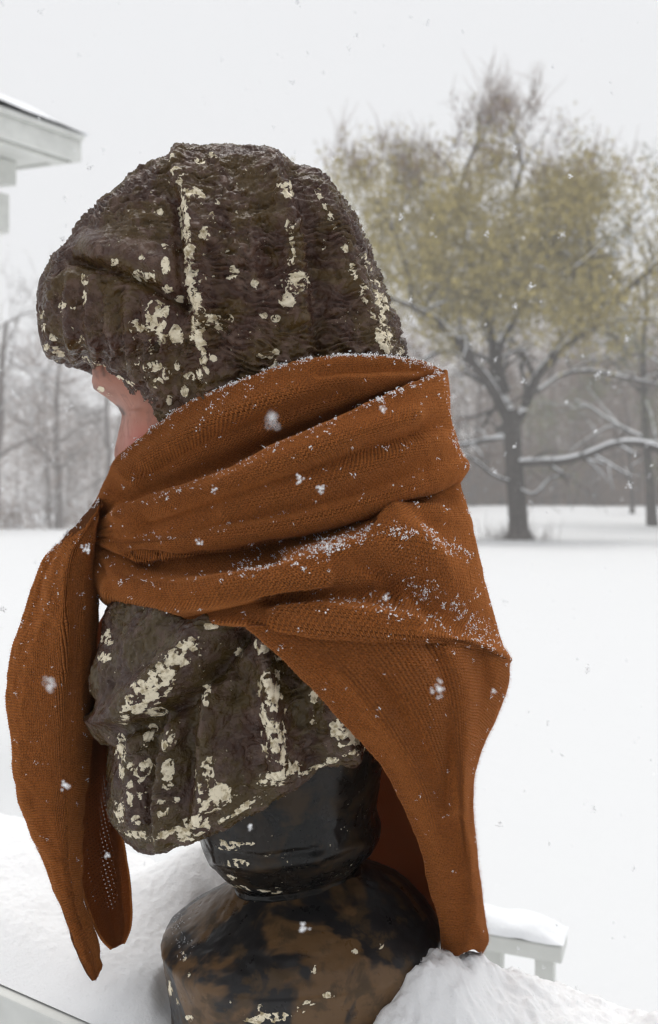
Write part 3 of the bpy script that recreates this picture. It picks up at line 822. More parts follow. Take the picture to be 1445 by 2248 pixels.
# eye socket and the swelling of the closed lid
px, py = near_px(V)
d = -0.004 * np.exp(-(((px - 285) / 16) ** 2 + ((py - 893) / 12) ** 2)) + 0.003 * np.exp(-(((px - 300) / 16) ** 2 + ((py - 905) / 9) ** 2)) + 0.003 * np.exp(-(((px - 320) / 40) ** 2 + ((py - 985) / 40) ** 2))
V[..., 1] += np.sign(V[..., 1]) * d
px, py = near_px(V)
ch = chips(px, py, [(222, 855, 7, 5, .7), (238, 868, 5, 4, .6)], [], 0.12)
np_mesh('face', V - bo, grid_faces(*V.shape[:2], True), M['skin'], bust, attrs={'chip': ch, 'blush': 0.8 * np.exp(-(((px - 305) / 34) ** 2 + ((py - 980) / 44) ** 2)), 'lash': 0.85 * np.clip(ridge(px, py, [(258, 893), (267, 900), (272, 908)], 5, 1.0) + ridge(px, py, [(206, 850), (212, 858)], 5, 0.6) + ridge(px, py, [(330, 868), (372, 898), (392, 925)], 16, 0.7) + ridge(px, py, [(226, 806), (229, 824)], 4, 0.7), 0, 1)})

# ---- garment ---------------------------------------------------------------------------------
rows = [(1120, 350, 1060, 790, 0.062), (1200, 330, 1100, 830, 0.078), (1280, 285, 1150, 890, 0.105), (1335, 242, 1195, 935, 0.124), (1380, 236, 1235, 955, 0.134), (1430, 232, 1275, 970, 0.142),
        (1490, 236, 1310, 980, 0.147), (1550, 250, 1345, 985, 0.152), (1594, 248, 1370, 985, 0.152), (1606, 258, 1380, 985, 0.150), (1640, 254, 1395, 985, 0.150), (1700, 252, 1415, 982, 0.149),
        (1765, 256, 1435, 978, 0.147), (1795, 276, 1448, 970, 0.145), (1815, 296, 1456, 965, 0.142), (1826, 310, 1460, 960, 0.138), (1828, 335, 1464, 940, 0.120), (1820, 430, 1490, 900, 0.085)]
V = loft(rows, 420, 680, 2.1)
N = grid_normals(V, True)
if (N[200, 170] * np.array([0, -1, 0])).sum() < 0: N = -N
px, py = near_px(V)
d = np.zeros(px.shape)
roll = [(245, 1585), (300, 1545), (350, 1495), (410, 1435), (470, 1380), (520, 1340)]
d += ridge(px, py, roll, 38, 0.011) + ridge(px, py, [(215, 1500), (300, 1420), (380, 1350)], 40, 0.005)
d -= ridge(px, py, [(262, 1608), (330, 1585), (400, 1545), (450, 1500), (490, 1450), (540, 1390)], 20, 0.009)
d += ridge(px, py, [(300, 1620), (295, 1700), (300, 1800)], 17, 0.004) + ridge(px, py, [(385, 1590), (368, 1680), (350, 1760), (358, 1840)], 15, 0.006)
d -= ridge(px, py, [(335, 1600), (335, 1700), (325, 1820)], 13, 0.005) + ridge(px, py, [(420, 1570), (412, 1680), (400, 1800)], 17, 0.005)
d += ridge(px, py, [(460, 1510), (452, 1620), (450, 1720), (440, 1790)], 17, 0.006) - ridge(px, py, [(520, 1480), (515, 1600), (530, 1740)], 28, 0.005)
d += ridge(px, py, [(575, 1400), (592, 1480), (600, 1580), (612, 1690)], 22, 0.008) - ridge(px, py, [(645, 1440), (660, 1560), (690, 1680)], 30, 0.005)
d += ridge(px, py, [(720, 1480), (740, 1580), (770, 1650)], 26, 0.006)
q3 = V
rip = fbm(q3 * [60, 60, 60], 141, 3); lump = fbm(q3 * 130, 151, 3, 0.6); big = fbm(q3 * 38, 161, 2)
pit = 1 - np.abs(fbm(q3 * 95 + 3.0 * noise(q3 * 40, 177)[..., None], 155, 3, 0.55))
d *= 1.8
d += 0.0012 * (1 - np.abs(rip) * 1.6) + 0.0007 * lump + 0.0014 * big + 0.0026 * (pit - 0.75)
d *= sstep(419, 380, np.arange(V.shape[0]))[:, None] * 0.9 + 0.1
V = V + N * d[..., None]
px, py = near_px(V)
blobs = [(330, 1512, 34, 26, .70), (362, 1488, 20, 34, .72), (395, 1445, 20, 20, .70), (415, 1420, 18, 14, .68), (300, 1545, 24, 22, .68), (270, 1575, 14, 16, .62), (340, 1565, 26, 10, .62), (228, 1442, 14, 10, .68), (235, 1400, 12, 16, .6),
         (575, 1418, 16, 14, .72), (612, 1440, 8, 12, .64), (605, 1480, 8, 12, .66), (524, 1434, 8, 11, .70), (690, 1529, 9, 12, .76), (687, 1585, 6, 6, .62), (755, 1605, 24, 24, .74), (785, 1628, 12, 10, .66), (445, 1405, 10, 12, .62), (462, 1375, 16, 6, .64),
         (453, 1525, 8, 22, .64), (375, 1620, 10, 16, .62), (362, 1640, 9, 14, .62), (370, 1690, 13, 26, .70), (365, 1722, 12, 22, .70), (357, 1775, 10, 18, .68), (388, 1750, 12, 16, .64), (455, 1690, 12, 30, .62), (470, 1735, 14, 18, .70), (490, 1745, 14, 22, .66),
         (460, 1768, 26, 12, .68), (435, 1806, 26, 12, .72), (395, 1828, 26, 11, .70), (358, 1838, 16, 8, .68), (300, 1832, 22, 8, .66), (265, 1640, 8, 26, .66), (268, 1690, 7, 20, .66), (262, 1780, 9, 26, .68), (285, 1745, 7, 24, .64), (325, 1620, 10, 16, .66),
         (322, 1678, 12, 18, .68), (310, 1700, 9, 18, .62), (288, 1690, 7, 16, .62), (335, 1600, 10, 8, .62), (308, 1745, 8, 12, .62), (625, 1665, 14, 16, .70), (640, 1690, 16, 8, .68), (610, 1705, 22, 9, .68), (590, 1718, 20, 7, .66), (300, 1800, 9, 10, .62)]
lines = [([(590, 1500), (600, 1545), (602, 1600), (606, 1650)], 22, .68), ([(580, 1545), (585, 1610)], 10, .66), ([(600, 1640), (625, 1675), (655, 1690)], 12, .64),
         ([(300, 1836), (400, 1852), (500, 1795), (620, 1720), (720, 1672), (810, 1640)], 6, .58), ([(440, 1700), (440, 1790)], 8, .58)]
ch = chips(px, py, blobs, lines, 0.17)
far = V[..., 1] > 0.01
ch[far] = np.minimum(ch[far], 0.62)
np_mesh('garment', V - bo, grid_faces(*V.shape[:2], True), M['garment'], bust, attrs={'chip': ch})

# ---- stem under the bust -----------------------------------------------------------------------
rows = [(1560, 470, 1480, 880, 0.100), (1640, 445, 1560, 868, 0.102), (1720, 425, 1640, 846, 0.098), (1790, 432, 1720, 832, 0.092), (1840, 443, 1775, 828, 0.087), (1866, 454, 1808, 838, 0.078),
        (1890, 470, 1838, 833, 0.068), (1912, 488, 1862, 812, 0.058), (1926, 502, 1880, 797, 0.050), (1936, 510, 1892, 792, 0.046), (1944, 509, 1902, 797, 0.047), (1952, 512, 1912, 797, 0.045)]
V = loft(rows, 130, 220, 2.1)
N = grid_normals(V, True)
if (N[60, 55] * np.array([0, -1, 0])).sum() < 0: N = -N
px, py = near_px(V)
d = 0.0012 * fbm(V * 22, 71, 3) + 0.0004 * fbm(V * 120, 72, 2) + ridge(px, py, [(470, 1895), (560, 1912), (660, 1895), (790, 1850)], 10, 0.0022) - ridge(px, py, [(480, 1872), (580, 1885), (700, 1865)], 9, 0.0018)
V = V + N * d[..., None]
px, py = near_px(V)
ch = chips(px, py, [(500, 1856, 22, 9, .68), (540, 1852, 16, 4, .66), (520, 1895, 24, 8, .64), (510, 1925, 10, 6, .6)], [([(480, 1936), (560, 1955), (620, 1960)], 4, .50)], 0.16)
np_mesh('stem', V - bo, grid_faces(*V.shape[:2], True), M['stem'], bust, attrs={'chip': ch})

# ---- socle -------------------------------------------------------------------------------------
rows = [(1934, 514, 1890, 790, 0.042), (1946, 507, 1900, 801, 0.046), (1958, 492, 1908, 822, 0.053), (1974, 468, 1920, 852, 0.066), (1994, 437, 1940, 888, 0.083), (2014, 405, 1968, 922, 0.098), (2034, 376, 1998, 950, 0.110),
        (2046, 362, 2018, 964, 0.1155), (2052, 358, 2026, 968, 0.117), (2060, 358, 2036, 968, 0.117), (2075, 361, 2054, 966, 0.116), (2120, 368, 2106, 956, 0.113), (2180, 378, 2174, 940, 0.109), (2255, 394, 2255, 918, 0.103), (2262, 420, 2262, 890, 0.09), (2262, 640, 2262, 660, 0.004)]
V = loft(rows, 170, 300, 2.1)
N = grid_normals(V, True)
if (N[60, 75] * np.array([0, -1, 0])).sum() < 0: N = -N
V = V + N * (0.0012 * fbm(V * 20, 81, 3) + 0.0005 * fbm(V * 110, 82, 2))[..., None]
px, py = near_px(V)
ch = chips(px, py, [(610, 2232, 26, 10, .72), (560, 2238, 20, 8, .66), (575, 2225, 9, 14, .62), (500, 2200, 10, 5, .6), (405, 2100, 4, 9, .6), (415, 2140, 4, 6, .6), (680, 2200, 14, 8, .66), (660, 2215, 9, 8, .64), (668, 2160, 6, 8, .62), (375, 2170, 5, 18, .6), (415, 2235, 8, 6, .62),
                    (690, 2130, 6, 8, .58), (780, 2090, 8, 6, .6), (835, 2075, 5, 8, .6), (390, 2200, 4, 10, .6), (720, 2185, 10, 7, .62)], [([(560, 1962), (650, 1966)], 4, .6)], 0.12)
np_mesh('socle', V - bo, grid_faces(*V.shape[:2], True), M['socle'], bust, attrs={'chip': ch})

# ================================================================== THE SCARF
scarf = tag(empty('scarf', (-0.02, 0.0, 1.05)), 'rust brown knitted wool scarf wrapped and tied round the bust, dusted with snow', 'scarf')
so = np.array(scarf.location)
SURF = {}                                        # name -> (points, normals) of the camera-side cloth, for snow and fuzz

def depth_f(s):
    s = np.clip(s, 0, 1)
    e = np.sqrt(np.clip(1 - (2 * s - 1) ** 2, 0, 1))
    lft = np.sin(math.pi * s) ** 0.75
    return np.where(s > 0.5, e, lft)

NU = 240
rails = [  # (points on the photograph, half depth)
    ([(222, 1118), (262, 1065), (300, 1015), (350, 970), (440, 905), (560, 855), (680, 818), (800, 812), (890, 822), (930, 830), (950, 838)], 0.117),
    ([(216, 1108), (240, 1060), (272, 1012), (336, 955), (434, 886), (560, 836), (680, 797), (800, 790), (898, 800), (944, 812), (962, 824)], 0.121),
    ([(213, 1105), (232, 1058), (262, 1012), (330, 948), (430, 879), (560, 828), (680, 789), (800, 781), (900, 792), (950, 804), (970, 818)], 0.127),
    ([(212, 1110), (236, 1068), (270, 1025), (338, 965), (438, 898), (560, 847), (690, 808), (800, 799), (896, 806), (946, 812), (972, 822)], 0.134),
    ([(212, 1118), (255, 1068), (335, 1005), (445, 940), (565, 890), (695, 848), (800, 832), (880, 828), (940, 824), (973, 824)], 0.139),
    ([(212, 1128), (265, 1085), (350, 1040), (450, 990), (590, 935), (700, 896), (800, 868), (868, 850), (935, 835), (974, 826)], 0.132),
    ([(211, 1138), (262, 1108), (350, 1070), (455, 1030), (600, 968), (702, 924), (800, 884), (866, 858), (935, 838), (974, 827)], 0.112),
    ([(209, 1146), (255, 1134), (320, 1112), (455, 1066), (600, 996), (702, 950), (800, 903), (868, 868), (935, 840), (974, 824)], 0.113),
    ([(207, 1148), (240, 1133), (300, 1112), (450, 1056), (600, 986), (700, 940), (800, 893), (868, 860), (930, 833), (978, 814)], 0.150),
    ([(206, 1152), (245, 1142), (305, 1122), (452, 1068), (602, 1000), (702, 955), (802, 910), (872, 876), (934, 848), (981, 832)], 0.160),
    ([(205, 1160), (300, 1140), (450, 1090), (600, 1035), (750, 975), (880, 925), (988, 900)], 0.166),
    ([(203, 1174), (300, 1160), (450, 1122), (600, 1082), (750, 1038), (880, 1000), (1003, 975)], 0.162),
    ([(201, 1185), (340, 1174), (485, 1150), (600, 1128), (719, 1098), (850, 1052), (950, 1020), (1018, 1005)], 0.158),
    ([(201, 1190), (345, 1180), (485, 1158), (600, 1138), (719, 1110), (850, 1066), (950, 1034), (1026, 1017)], 0.160),
    ([(202, 1194), (350, 1190), (485, 1172), (600, 1153), (719, 1128), (850, 1086), (950, 1052), (1026, 1028)], 0.169),
    ([(202, 1199), (350, 1205), (485, 1192), (600, 1174), (719, 1150), (850, 1106), (950, 1072), (1014, 1046)], 0.165),
    ([(201, 1203), (350, 1216), (485, 1203), (600, 1184), (719, 1160), (850, 1116), (950, 1081), (1006, 1056)], 0.150),
    ([(200, 1206), (350, 1214), (485, 1202), (600, 1184), (719, 1160), (850, 1117), (950, 1082), (1004, 1058)], 0.128),
    ([(198, 1212), (300, 1232), (380, 1236), (480, 1222), (600, 1202), (700, 1180), (800, 1146), (900, 1112), (960, 1088), (1008, 1070)], 0.140),
    ([(195, 1230), (280, 1262), (380, 1274), (480, 1258), (560, 1243), (650, 1218), (740, 1188), (850, 1160), (950, 1140), (1026, 1122)], 0.168),
    ([(194, 1245), (280, 1278), (380, 1292), (480, 1276), (560, 1260), (650, 1236), (740, 1208), (850, 1188), (950, 1195), (1042, 1188)], 0.186),
    ([(196, 1262), (290, 1296), (380, 1312), (480, 1298), (600, 1274), (720, 1244), (840, 1232), (950, 1250), (1056, 1255)], 0.188),
    ([(204, 1285), (300, 1318), (400, 1330), (500, 1312), (600, 1292), (720, 1282), (840, 1284), (950, 1302), (1068, 1315)], 0.182),
    ([(220, 1308), (300, 1338), (390, 1348), (490, 1336), (580, 1318), (700, 1312), (840, 1322), (960, 1345), (1080, 1368)], 0.180),
    ([(238, 1324), (300, 1352), (372, 1360), (482, 1354), (565, 1350), (700, 1358), (840, 1368), (960, 1384), (1050, 1402), (1100, 1420)], 0.190),
    ([(248, 1332), (300, 1358), (362, 1367), (481, 1363), (560, 1370), (700, 1386), (840, 1394), (960, 1400), (1055, 1416), (1117, 1442)], 0.193),
    ([(254, 1333), (302, 1358), (362, 1366), (481, 1363), (560, 1376), (700, 1396), (840, 1404), (960, 1406), (1055, 1424), (1119, 1452)], 0.182),
    ([(262, 1325), (306, 1345), (364, 1354), (481, 1352), (560, 1366), (700, 1388), (840, 1396), (960, 1398), (1050, 1415), (1112, 1444)], 0.160),
    ([(272, 1310), (312, 1328), (368, 1336), (481, 1334), (560, 1348), (700, 1370), (840, 1378), (960, 1380), (1040, 1396), (1095, 1424)], 0.150),
]
RW = []
for pts, bd in rails:
    q = resample(pts, NU)
    s = (q[:, 0] - q[0, 0]) / (q[-1, 0] - q[0, 0])
    RW.append(unproj(q[:, 0], q[:, 1], -bd * depth_f(s)))
RW = np.array(RW)
sub = 9
kk = np.arange(len(RW), dtype=float)
V = hermite(RW, kk, np.linspace(0, len(RW) - 1, (len(RW) - 1) * sub + 1))
far = V[:, 1:-1][:, ::-1].copy(); far[..., 1] *= -1
V = np.concatenate([V, far], 1)

def cloth(name, V, closed, mat, parent, thick=0.0026, wr=0.0012, uvrot=0.0, seed=0, near=None, attrs=None, fine=True):
    N = grid_normals(V, closed)
    d = wr * fbm(V * 28, 200 + seed, 3) + (wr * 0.35 * fbm(V * 110, 210 + seed, 2) if fine else 0)
    V = V + N * d[..., None]
    R, K = V.shape[:2]
    du = np.linalg.norm(np.diff(np.concatenate([V, V[:, :1]], 1) if closed else V, axis=1), axis=-1).mean(0)
    u = np.r_[0, np.cumsum(du)]
    dv = np.median(np.linalg.norm(np.diff(V, axis=0), axis=-1), axis=1)
    v = np.r_[0, np.cumsum(dv)]
    F = grid_faces(R, K, closed)
    nc = K if closed else K - 1
    r = np.arange(R - 1)[:, None]; c = np.arange(nc)[None, :]
    uv = np.stack([np.stack([u[c] + 0 * r, v[r] + 0 * c], -1), np.stack([u[c + 1] + 0 * r, v[r] + 0 * c], -1),
                   np.stack([u[c + 1] + 0 * r, v[r + 1] + 0 * c], -1), np.stack([u[c] + 0 * r, v[r + 1] + 0 * c], -1)], 2).reshape(-1, 2)
    o = np_mesh(name, V - so, F, mat, parent, uv=uv, attrs=attrs)
    m = o.modifiers.new('thickness', 'SOLIDIFY'); m.thickness = thick; m.offset = 0.0
    N = grid_normals(V, closed)
    SURF[name] = (V, N)
    return o
# radiating pleats where the cloth is gathered into the tie
px, py = near_px(V)
d = ridge(px, py, [(250, 1290), (400, 1316), (520, 1290), (700, 1262)], 24, .004) - ridge(px, py, [(300, 1228), (400, 1244), (500, 1234), (600, 1214)], 22, .005) - ridge(px, py, [(590, 1314), (660, 1306), (740, 1302), (870, 1308)], 20, .0050)
d += ridge(px, py, [(620, 1350), (720, 1354), (900, 1372)], 22, .0035) + ridge(px, py, [(850, 1165), (960, 1228), (1040, 1318), (1100, 1410)], 34, .006) - ridge(px, py, [(790, 1240), (900, 1300), (1000, 1376)], 26, .004)
d += ridge(px, py, [(280, 1136), (480, 1076), (700, 985), (900, 915)], 22, .0035) - ridge(px, py, [(330, 1140), (560, 1072), (780, 1000), (970, 930)], 22, .004) + ridge(px, py, [(500, 1110), (700, 1052), (960, 965)], 24, .003)
d += ridge(px, py, [(290, 1040), (400, 965), (520, 910), (640, 870)], 24, .004) - ridge(px, py, [(330, 1035), (450, 965), (600, 905), (760, 862)], 18, .004) - ridge(px, py, [(700, 820), (820, 812), (920, 812)], 12, .002)
d += ridge(px, py, [(860, 1140), (950, 1130), (1030, 1150)], 20, .004) - ridge(px, py, [(880, 1110), (980, 1090)], 12, .003)
d *= 2.0 * sstep(205, 260, px) * (0.12 + 0.88 * sstep(1045, 900, px))
Nw = grid_normals(V, True)
Nw *= np.sign(((V - np.array([-0.03, 0, 0])) * Nw * [1, 1, 0]).sum(-1, keepdims=True))
V = V + Nw * d[..., None]
px, py = near_px(V)
pl = np.exp(-((px - 205) / 75) ** 2) * sstep(206, 240, px)
ang = np.arctan2(py - 1175, px - 190)
V = V + (grid_normals(V, True) * (0.0022 * pl * np.sin(ang * 13))[..., None])
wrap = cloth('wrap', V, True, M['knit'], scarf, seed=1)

# ---- triangular tail hanging down the back -------------------------------------------------------
cols = [  # (px, py, world Y) down each strand, from the near hem round the back to the far hem
    [(556, 1372, -.170), (632, 1440, -.164), (712, 1522, -.155), (790, 1610, -.142), (858, 1690, -.125), (898, 1770, -.105), (932, 1860, -.085), (958, 1960, -.060), (976, 2050, -.042), (980, 2098, -.030)],
    [(545, 1374, -.182), (620, 1441, -.178), (700, 1522, -.170), (780, 1611, -.158), (850, 1691, -.140), (890, 1771, -.120), (925, 1861, -.098), (953, 1961, -.072), (973, 2052, -.052), (975, 2100, -.038)],
    [(560, 1372, -.187), (635, 1436, -.185), (716, 1515, -.178), (795, 1603, -.166), (864, 1685, -.150), (903, 1766, -.130), (936, 1858, -.106), (962, 1960, -.080), (980, 2052, -.060), (982, 2100, -.046)],
    [(620, 1376, -.188), (700, 1445, -.188), (770, 1520, -.182), (838, 1605, -.171), (895, 1690, -.156), (930, 1780, -.134), (955, 1870, -.110), (976, 1965, -.086), (992, 2050, -.066), (994, 2098, -.052)],
    [(720, 1384, -.184), (800, 1470, -.184), (860, 1550, -.180), (912, 1640, -.169), (950, 1730, -.150), (972, 1820, -.128), (988, 1900, -.108), (1002, 1990, -.084), (1010, 2060, -.068), (1010, 2092, -.056)],
    [(850, 1390, -.170), (908, 1475, -.174), (950, 1560, -.172), (980, 1650, -.160), (995, 1740, -.144), (1005, 1830, -.124), (1014, 1920, -.104), (1022, 2000, -.086), (1026, 2062, -.072), (1024, 2084, -.060)],
    [(960, 1396, -.135), (992, 1475, -.146), (1008, 1560, -.152), (1010, 1650, -.150), (1012, 1740, -.138), (1020, 1830, -.118), (1029, 1920, -.098), (1038, 2000, -.080), (1042, 2062, -.066), (1038, 2080, -.052)],
    [(1040, 1408, -.095), (1050, 1475, -.100), (1046, 1560, -.112), (1030, 1640, -.118), (1022, 1740, -.112), (1030, 1840, -.096), (1040, 1930, -.078), (1050, 2010, -.060), (1056, 2066, -.048), (1048, 2088, -.036)],
    [(1092, 1428, -.055), (1096, 1490, -.060), (1074, 1565, -.066), (1044, 1645, -.072), (1030, 1725, -.076), (1037, 1845, -.066), (1048, 1940, -.050), (1058, 2020, -.036), (1064, 2066, -.026), (1054, 2090, -.018)],
    [(1116, 1448, -.010), (1112, 1502, -.010), (1086, 1572, -.012), (1050, 1650, -.022), (1034, 1705, -.034), (1040, 1850, -.034), (1052, 1945, -.024), (1062, 2025, -.012), (1066, 2066, -.006), (1052, 2090, 0.0)],
    [(1095, 1445, .050), (1092, 1500, .050), (1070, 1570, .045), (1040, 1640, .030), (1028, 1710, .012), (1034, 1850, .004), (1046, 1945, .006), (1056, 2025, .010), (1058, 2064, .012), (1040, 2084, .014)],
    [(1000, 1420, .110), (1000, 1500, .105), (990, 1590, .095), (985, 1680, .075), (990, 1770, .050), (1000, 1870, .030), (1010, 1950, .024), (1020, 2020, .022), (1020, 2060, .022), (1012, 2080, .022)],
    [(860, 1420, .150), (870, 1520, .145), (880, 1620, .130), (900, 1720, .105), (925, 1810, .075), (950, 1890, .050), (970, 1960, .036), (985, 2020, .030), (992, 2055, .028), (992, 2078, .028)],
    [(720, 1420, .170), (740, 1540, .165), (770, 1660, .150), (810, 1770, .125), (855, 1860, .090), (900, 1920, .060), (930, 1970, .044), (955, 2020, .036), (970, 2050, .034), (978, 2074, .034)],
    [(620, 1440, .175), (650, 1580, .172), (700, 1730, .158), (750, 1830, .132), (806, 1896, .098), (860, 1930, .068), (900, 1968, .050), (940, 2012, .040), (960, 2046, .038), (970, 2074, .038)],
    [(628, 1436, .172), (660, 1578, .168), (712, 1726, .152), (764, 1824, .126), (815, 1892, .092), (868, 1926, .062), (906, 1964, .044), (944, 2010, .034), (964, 2044, .032), (974, 2072, .032)],
]
G = []
for c in cols:
    q = resample(c, 190)
    G.append(unproj(q[:, 0], q[:, 1], q[:, 2]))
G = np.array(G)
V = hermite(G, np.arange(len(G), dtype=float), np.linspace(0, len(G) - 1, (len(G) - 1) * 12 + 1))
px, py = near_px(V)
d = ridge(px, py, [(990, 1430), (1022, 1520), (1022, 1620), (1008, 1760)], 20, .006) - ridge(px, py, [(940, 1420), (975, 1520), (985, 1640), (985, 1760)], 18, .004) - ridge(px, py, [(1050, 1440), (1062, 1520), (1045, 1600)], 16, .006)
d += ridge(px, py, [(760, 1470), (880, 1620), (950, 1800), (985, 1960)], 24, .003) - ridge(px, py, [(830, 1500), (930, 1650), (975, 1800)], 22, .003) + ridge(px, py, [(1020, 1800), (1040, 1960)], 14, .003)
V = V - np.array([0, 1.5, 0]) * (d * (V[..., 1] < 0.0))[..., None]
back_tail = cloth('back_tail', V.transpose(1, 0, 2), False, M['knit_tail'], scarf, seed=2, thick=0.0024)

# ---- the two ends hanging from the knot in front -------------------------------------------------
ring = [
    [(206, 1196, .004), (206, 1250, .004), (203, 1400, .004), (196, 1550, .004), (186, 1700, .003), (174, 1800, .002), (172, 1900, .002), (190, 2020, .001), (214, 2095, .001), (216, 2122, 0)],
    [(207, 1192, -.012), (204, 1250, -.016), (200, 1400, -.018), (193, 1550, -.017), (182, 1700, -.015), (171, 1800, -.014), (170, 1900, -.013), (188, 2020, -.008), (212, 2100, -.004), (215, 2128, -.002)],
    [(211, 1165, -.030), (188, 1250, -.040), (178, 1400, -.040), (172, 1550, -.036), (162, 1700, -.033), (152, 1800, -.030), (156, 1900, -.026), (178, 2020, -.016), (208, 2108, -.007), (213, 2134, -.003)],
    [(217, 1130, -.034), (168, 1240, -.046), (158, 1350, -.047), (154, 1450, -.044), (148, 1600, -.041), (142, 1750, -.038), (148, 1880, -.030), (172, 2020, -.018), (206, 2115, -.008), (212, 2138, -.003)],
    [(219, 1112, -.032), (150, 1240, -.050), (142, 1350, -.055), (138, 1450, -.052), (130, 1600, -.045), (126, 1750, -.040), (136, 1880, -.031), (165, 2020, -.018), (204, 2122, -.008), (211, 2142, -.003)],
    [(220, 1104, -.028), (134, 1235, -.038), (118, 1345, -.044), (108, 1450, -.046), (104, 1600, -.043), (112, 1750, -.038), (126, 1880, -.029), (161, 2022, -.017), (203, 2127, -.007), (210, 2145, -.002)],
    [(221, 1099, -.022), (122, 1235, -.030), (100, 1335, -.034), (82, 1440, -.038), (76, 1600, -.038), (92, 1750, -.033), (117, 1885, -.026), (157, 2024, -.015), (202, 2132, -.006), (209, 2147, -.002)],
    [(221, 1096, -.016), (118, 1230, -.016), (90, 1325, -.016), (62, 1420, -.022), (46, 1560, -.028), (66, 1740, -.026), (108, 1888, -.021), (153, 2026, -.012), (202, 2137, -.005), (208, 2148, -.002)],
    [(222, 1093, -.008), (104, 1238, -.010), (66, 1345, -.009), (36, 1450, -.013), (30, 1600, -.018), (54, 1755, -.016), (103, 1896, -.013), (151, 2028, -.008), (202, 2141, -.003), (207, 2149, -.001)],
    [(222, 1092, .000), (95, 1240, .000), (45, 1370, .000), (18, 1500, .000), (25, 1620, .000), (50, 1760, .000), (100, 1900, .000), (150, 2030, .000), (202, 2143, 0), (207, 2149, 0)],
    [(220, 1100, .012), (112, 1240, .014), (66, 1370, .014), (44, 1500, .014), (48, 1620, .014), (72, 1760, .012), (114, 1900, .010), (157, 2030, .006), (204, 2140, .003), (208, 2148, .001)],
    [(214, 1150, .016), (160, 1245, .018), (136, 1380, .018), (118, 1520, .018), (112, 1640, .017), (120, 1770, .014), (140, 1900, .011), (170, 2026, .007), (208, 2125, .003), (211, 2142, .001)],
]
def strip(cols, nl, sub, closed, dy=0.0, top=None):
    G = []
    for c in cols:
        q = resample(c, nl)
        G.append(unproj(q[:, 0], q[:, 1], q[:, 2] + dy))
    G = np.array(G)
    n = len(G)
    if closed:
        G = np.concatenate([G[-2:], G, G[:3]])
        t = np.linspace(2, n + 2, n * sub, endpoint=False)
    else:
        t = np.linspace(0, n - 1, (n - 1) * sub + 1)
    return hermite(G, np.arange(len(G), dtype=float), t).transpose(1, 0, 2)
V = strip(ring, 200, 12, True, -0.004)
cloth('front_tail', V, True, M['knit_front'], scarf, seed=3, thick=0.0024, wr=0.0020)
inner = [
    [(196, 1420, .012), (196, 1600, .010), (184, 1750, .006), (176, 1850, .000), (184, 1950, -.002), (203, 2010, -.002), (236, 2070, 0.), (244, 2082, 0.)],
    [(198, 1425, .006), (194, 1600, .002), (180, 1750, -.003), (172, 1850, -.008), (180, 1950, -.010), (200, 2010, -.008), (234, 2072, -.004), (245, 2083, -.002)],
    [(204, 1430, .004), (204, 1600, .002), (196, 1750, .000), (192, 1850, -.002), (200, 1940, -.003), (218, 2005, -.003), (242, 2068, -.002), (248, 2082, -.001)],
    [(212, 1440, .012), (218, 1600, .016), (218, 1740, .020), (222, 1850, .020), (230, 1930, .014), (240, 1995, .008), (253, 2060, .002), (254, 2080, .001)],
    [(218, 1450, .020), (230, 1600, .024), (236, 1720, .024), (246, 1830, .020), (256, 1920, .012), (262, 1990, .006), (266, 2052, .002), (262, 2076, .001)],
    [(221, 1460, .018), (236, 1600, .016), (242, 1710, .012), (254, 1815, .006), (264, 1900, .000), (270, 1975, -.003), (274, 2048, -.003), (267, 2072, -.001)],
    [(224, 1465, .016), (241, 1600, .012), (248, 1700, .008), (262, 1800, .004), (276, 1885, .000), (286, 1960, -.002), (284, 2040, -.002), (272, 2070, .0)],
    [(222, 1465, .022), (238, 1600, .020), (245, 1700, .016), (258, 1800, .014), (270, 1885, .010), (280, 1960, .006), (278, 2040, .004), (269, 2069, .002)],
]
V = strip(inner, 150, 12, False, 0.012)
f = np.linspace(0, 7, V.shape[1])[None, :] + 0 * V[..., 0]; g = np.linspace(1420, 2083, V.shape[0])[:, None] + 0 * f
opn = np.exp(-((f - 3.0) / 1.25) ** 4) * sstep(1650, 1720, g) * sstep(2030, 1960, g)
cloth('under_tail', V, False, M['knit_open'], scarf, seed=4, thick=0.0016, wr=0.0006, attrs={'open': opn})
# the knot band crossing the tie, and the far edge of the shawl seen under the knot
knot = [[(228, 1092, .02), (222, 1130, .02), (214, 1170, .02), (206, 1205, .02)], [(226, 1090, -.004), (218, 1130, -.006), (210, 1170, -.006), (203, 1205, -.004)], [(234, 1088, -.022), (232, 1130, -.026), (224, 1168, -.026), (210, 1204, -.020)],
        [(245, 1090, -.026), (246, 1128, -.030), (238, 1165, -.030), (222, 1202, -.024)], [(258, 1100, -.020), (262, 1130, -.024), (254, 1165, -.024), (238, 1200, -.018)]]
far_edge = [[(262, 1290, .060), (240, 1330, .060), (215, 1375, .058), (192, 1425, .055)], [(262, 1312, .068), (246, 1345, .068), (222, 1390, .066), (196, 1440, .062)], [(285, 1320, .085), (262, 1360, .085), (236, 1410, .083), (206, 1465, .078)]]
V = strip(far_edge, 50, 10, False)
cloth('far_edge', V, False, M['knit_tail'], scarf, seed=6, thick=0.0024, wr=0.0008)

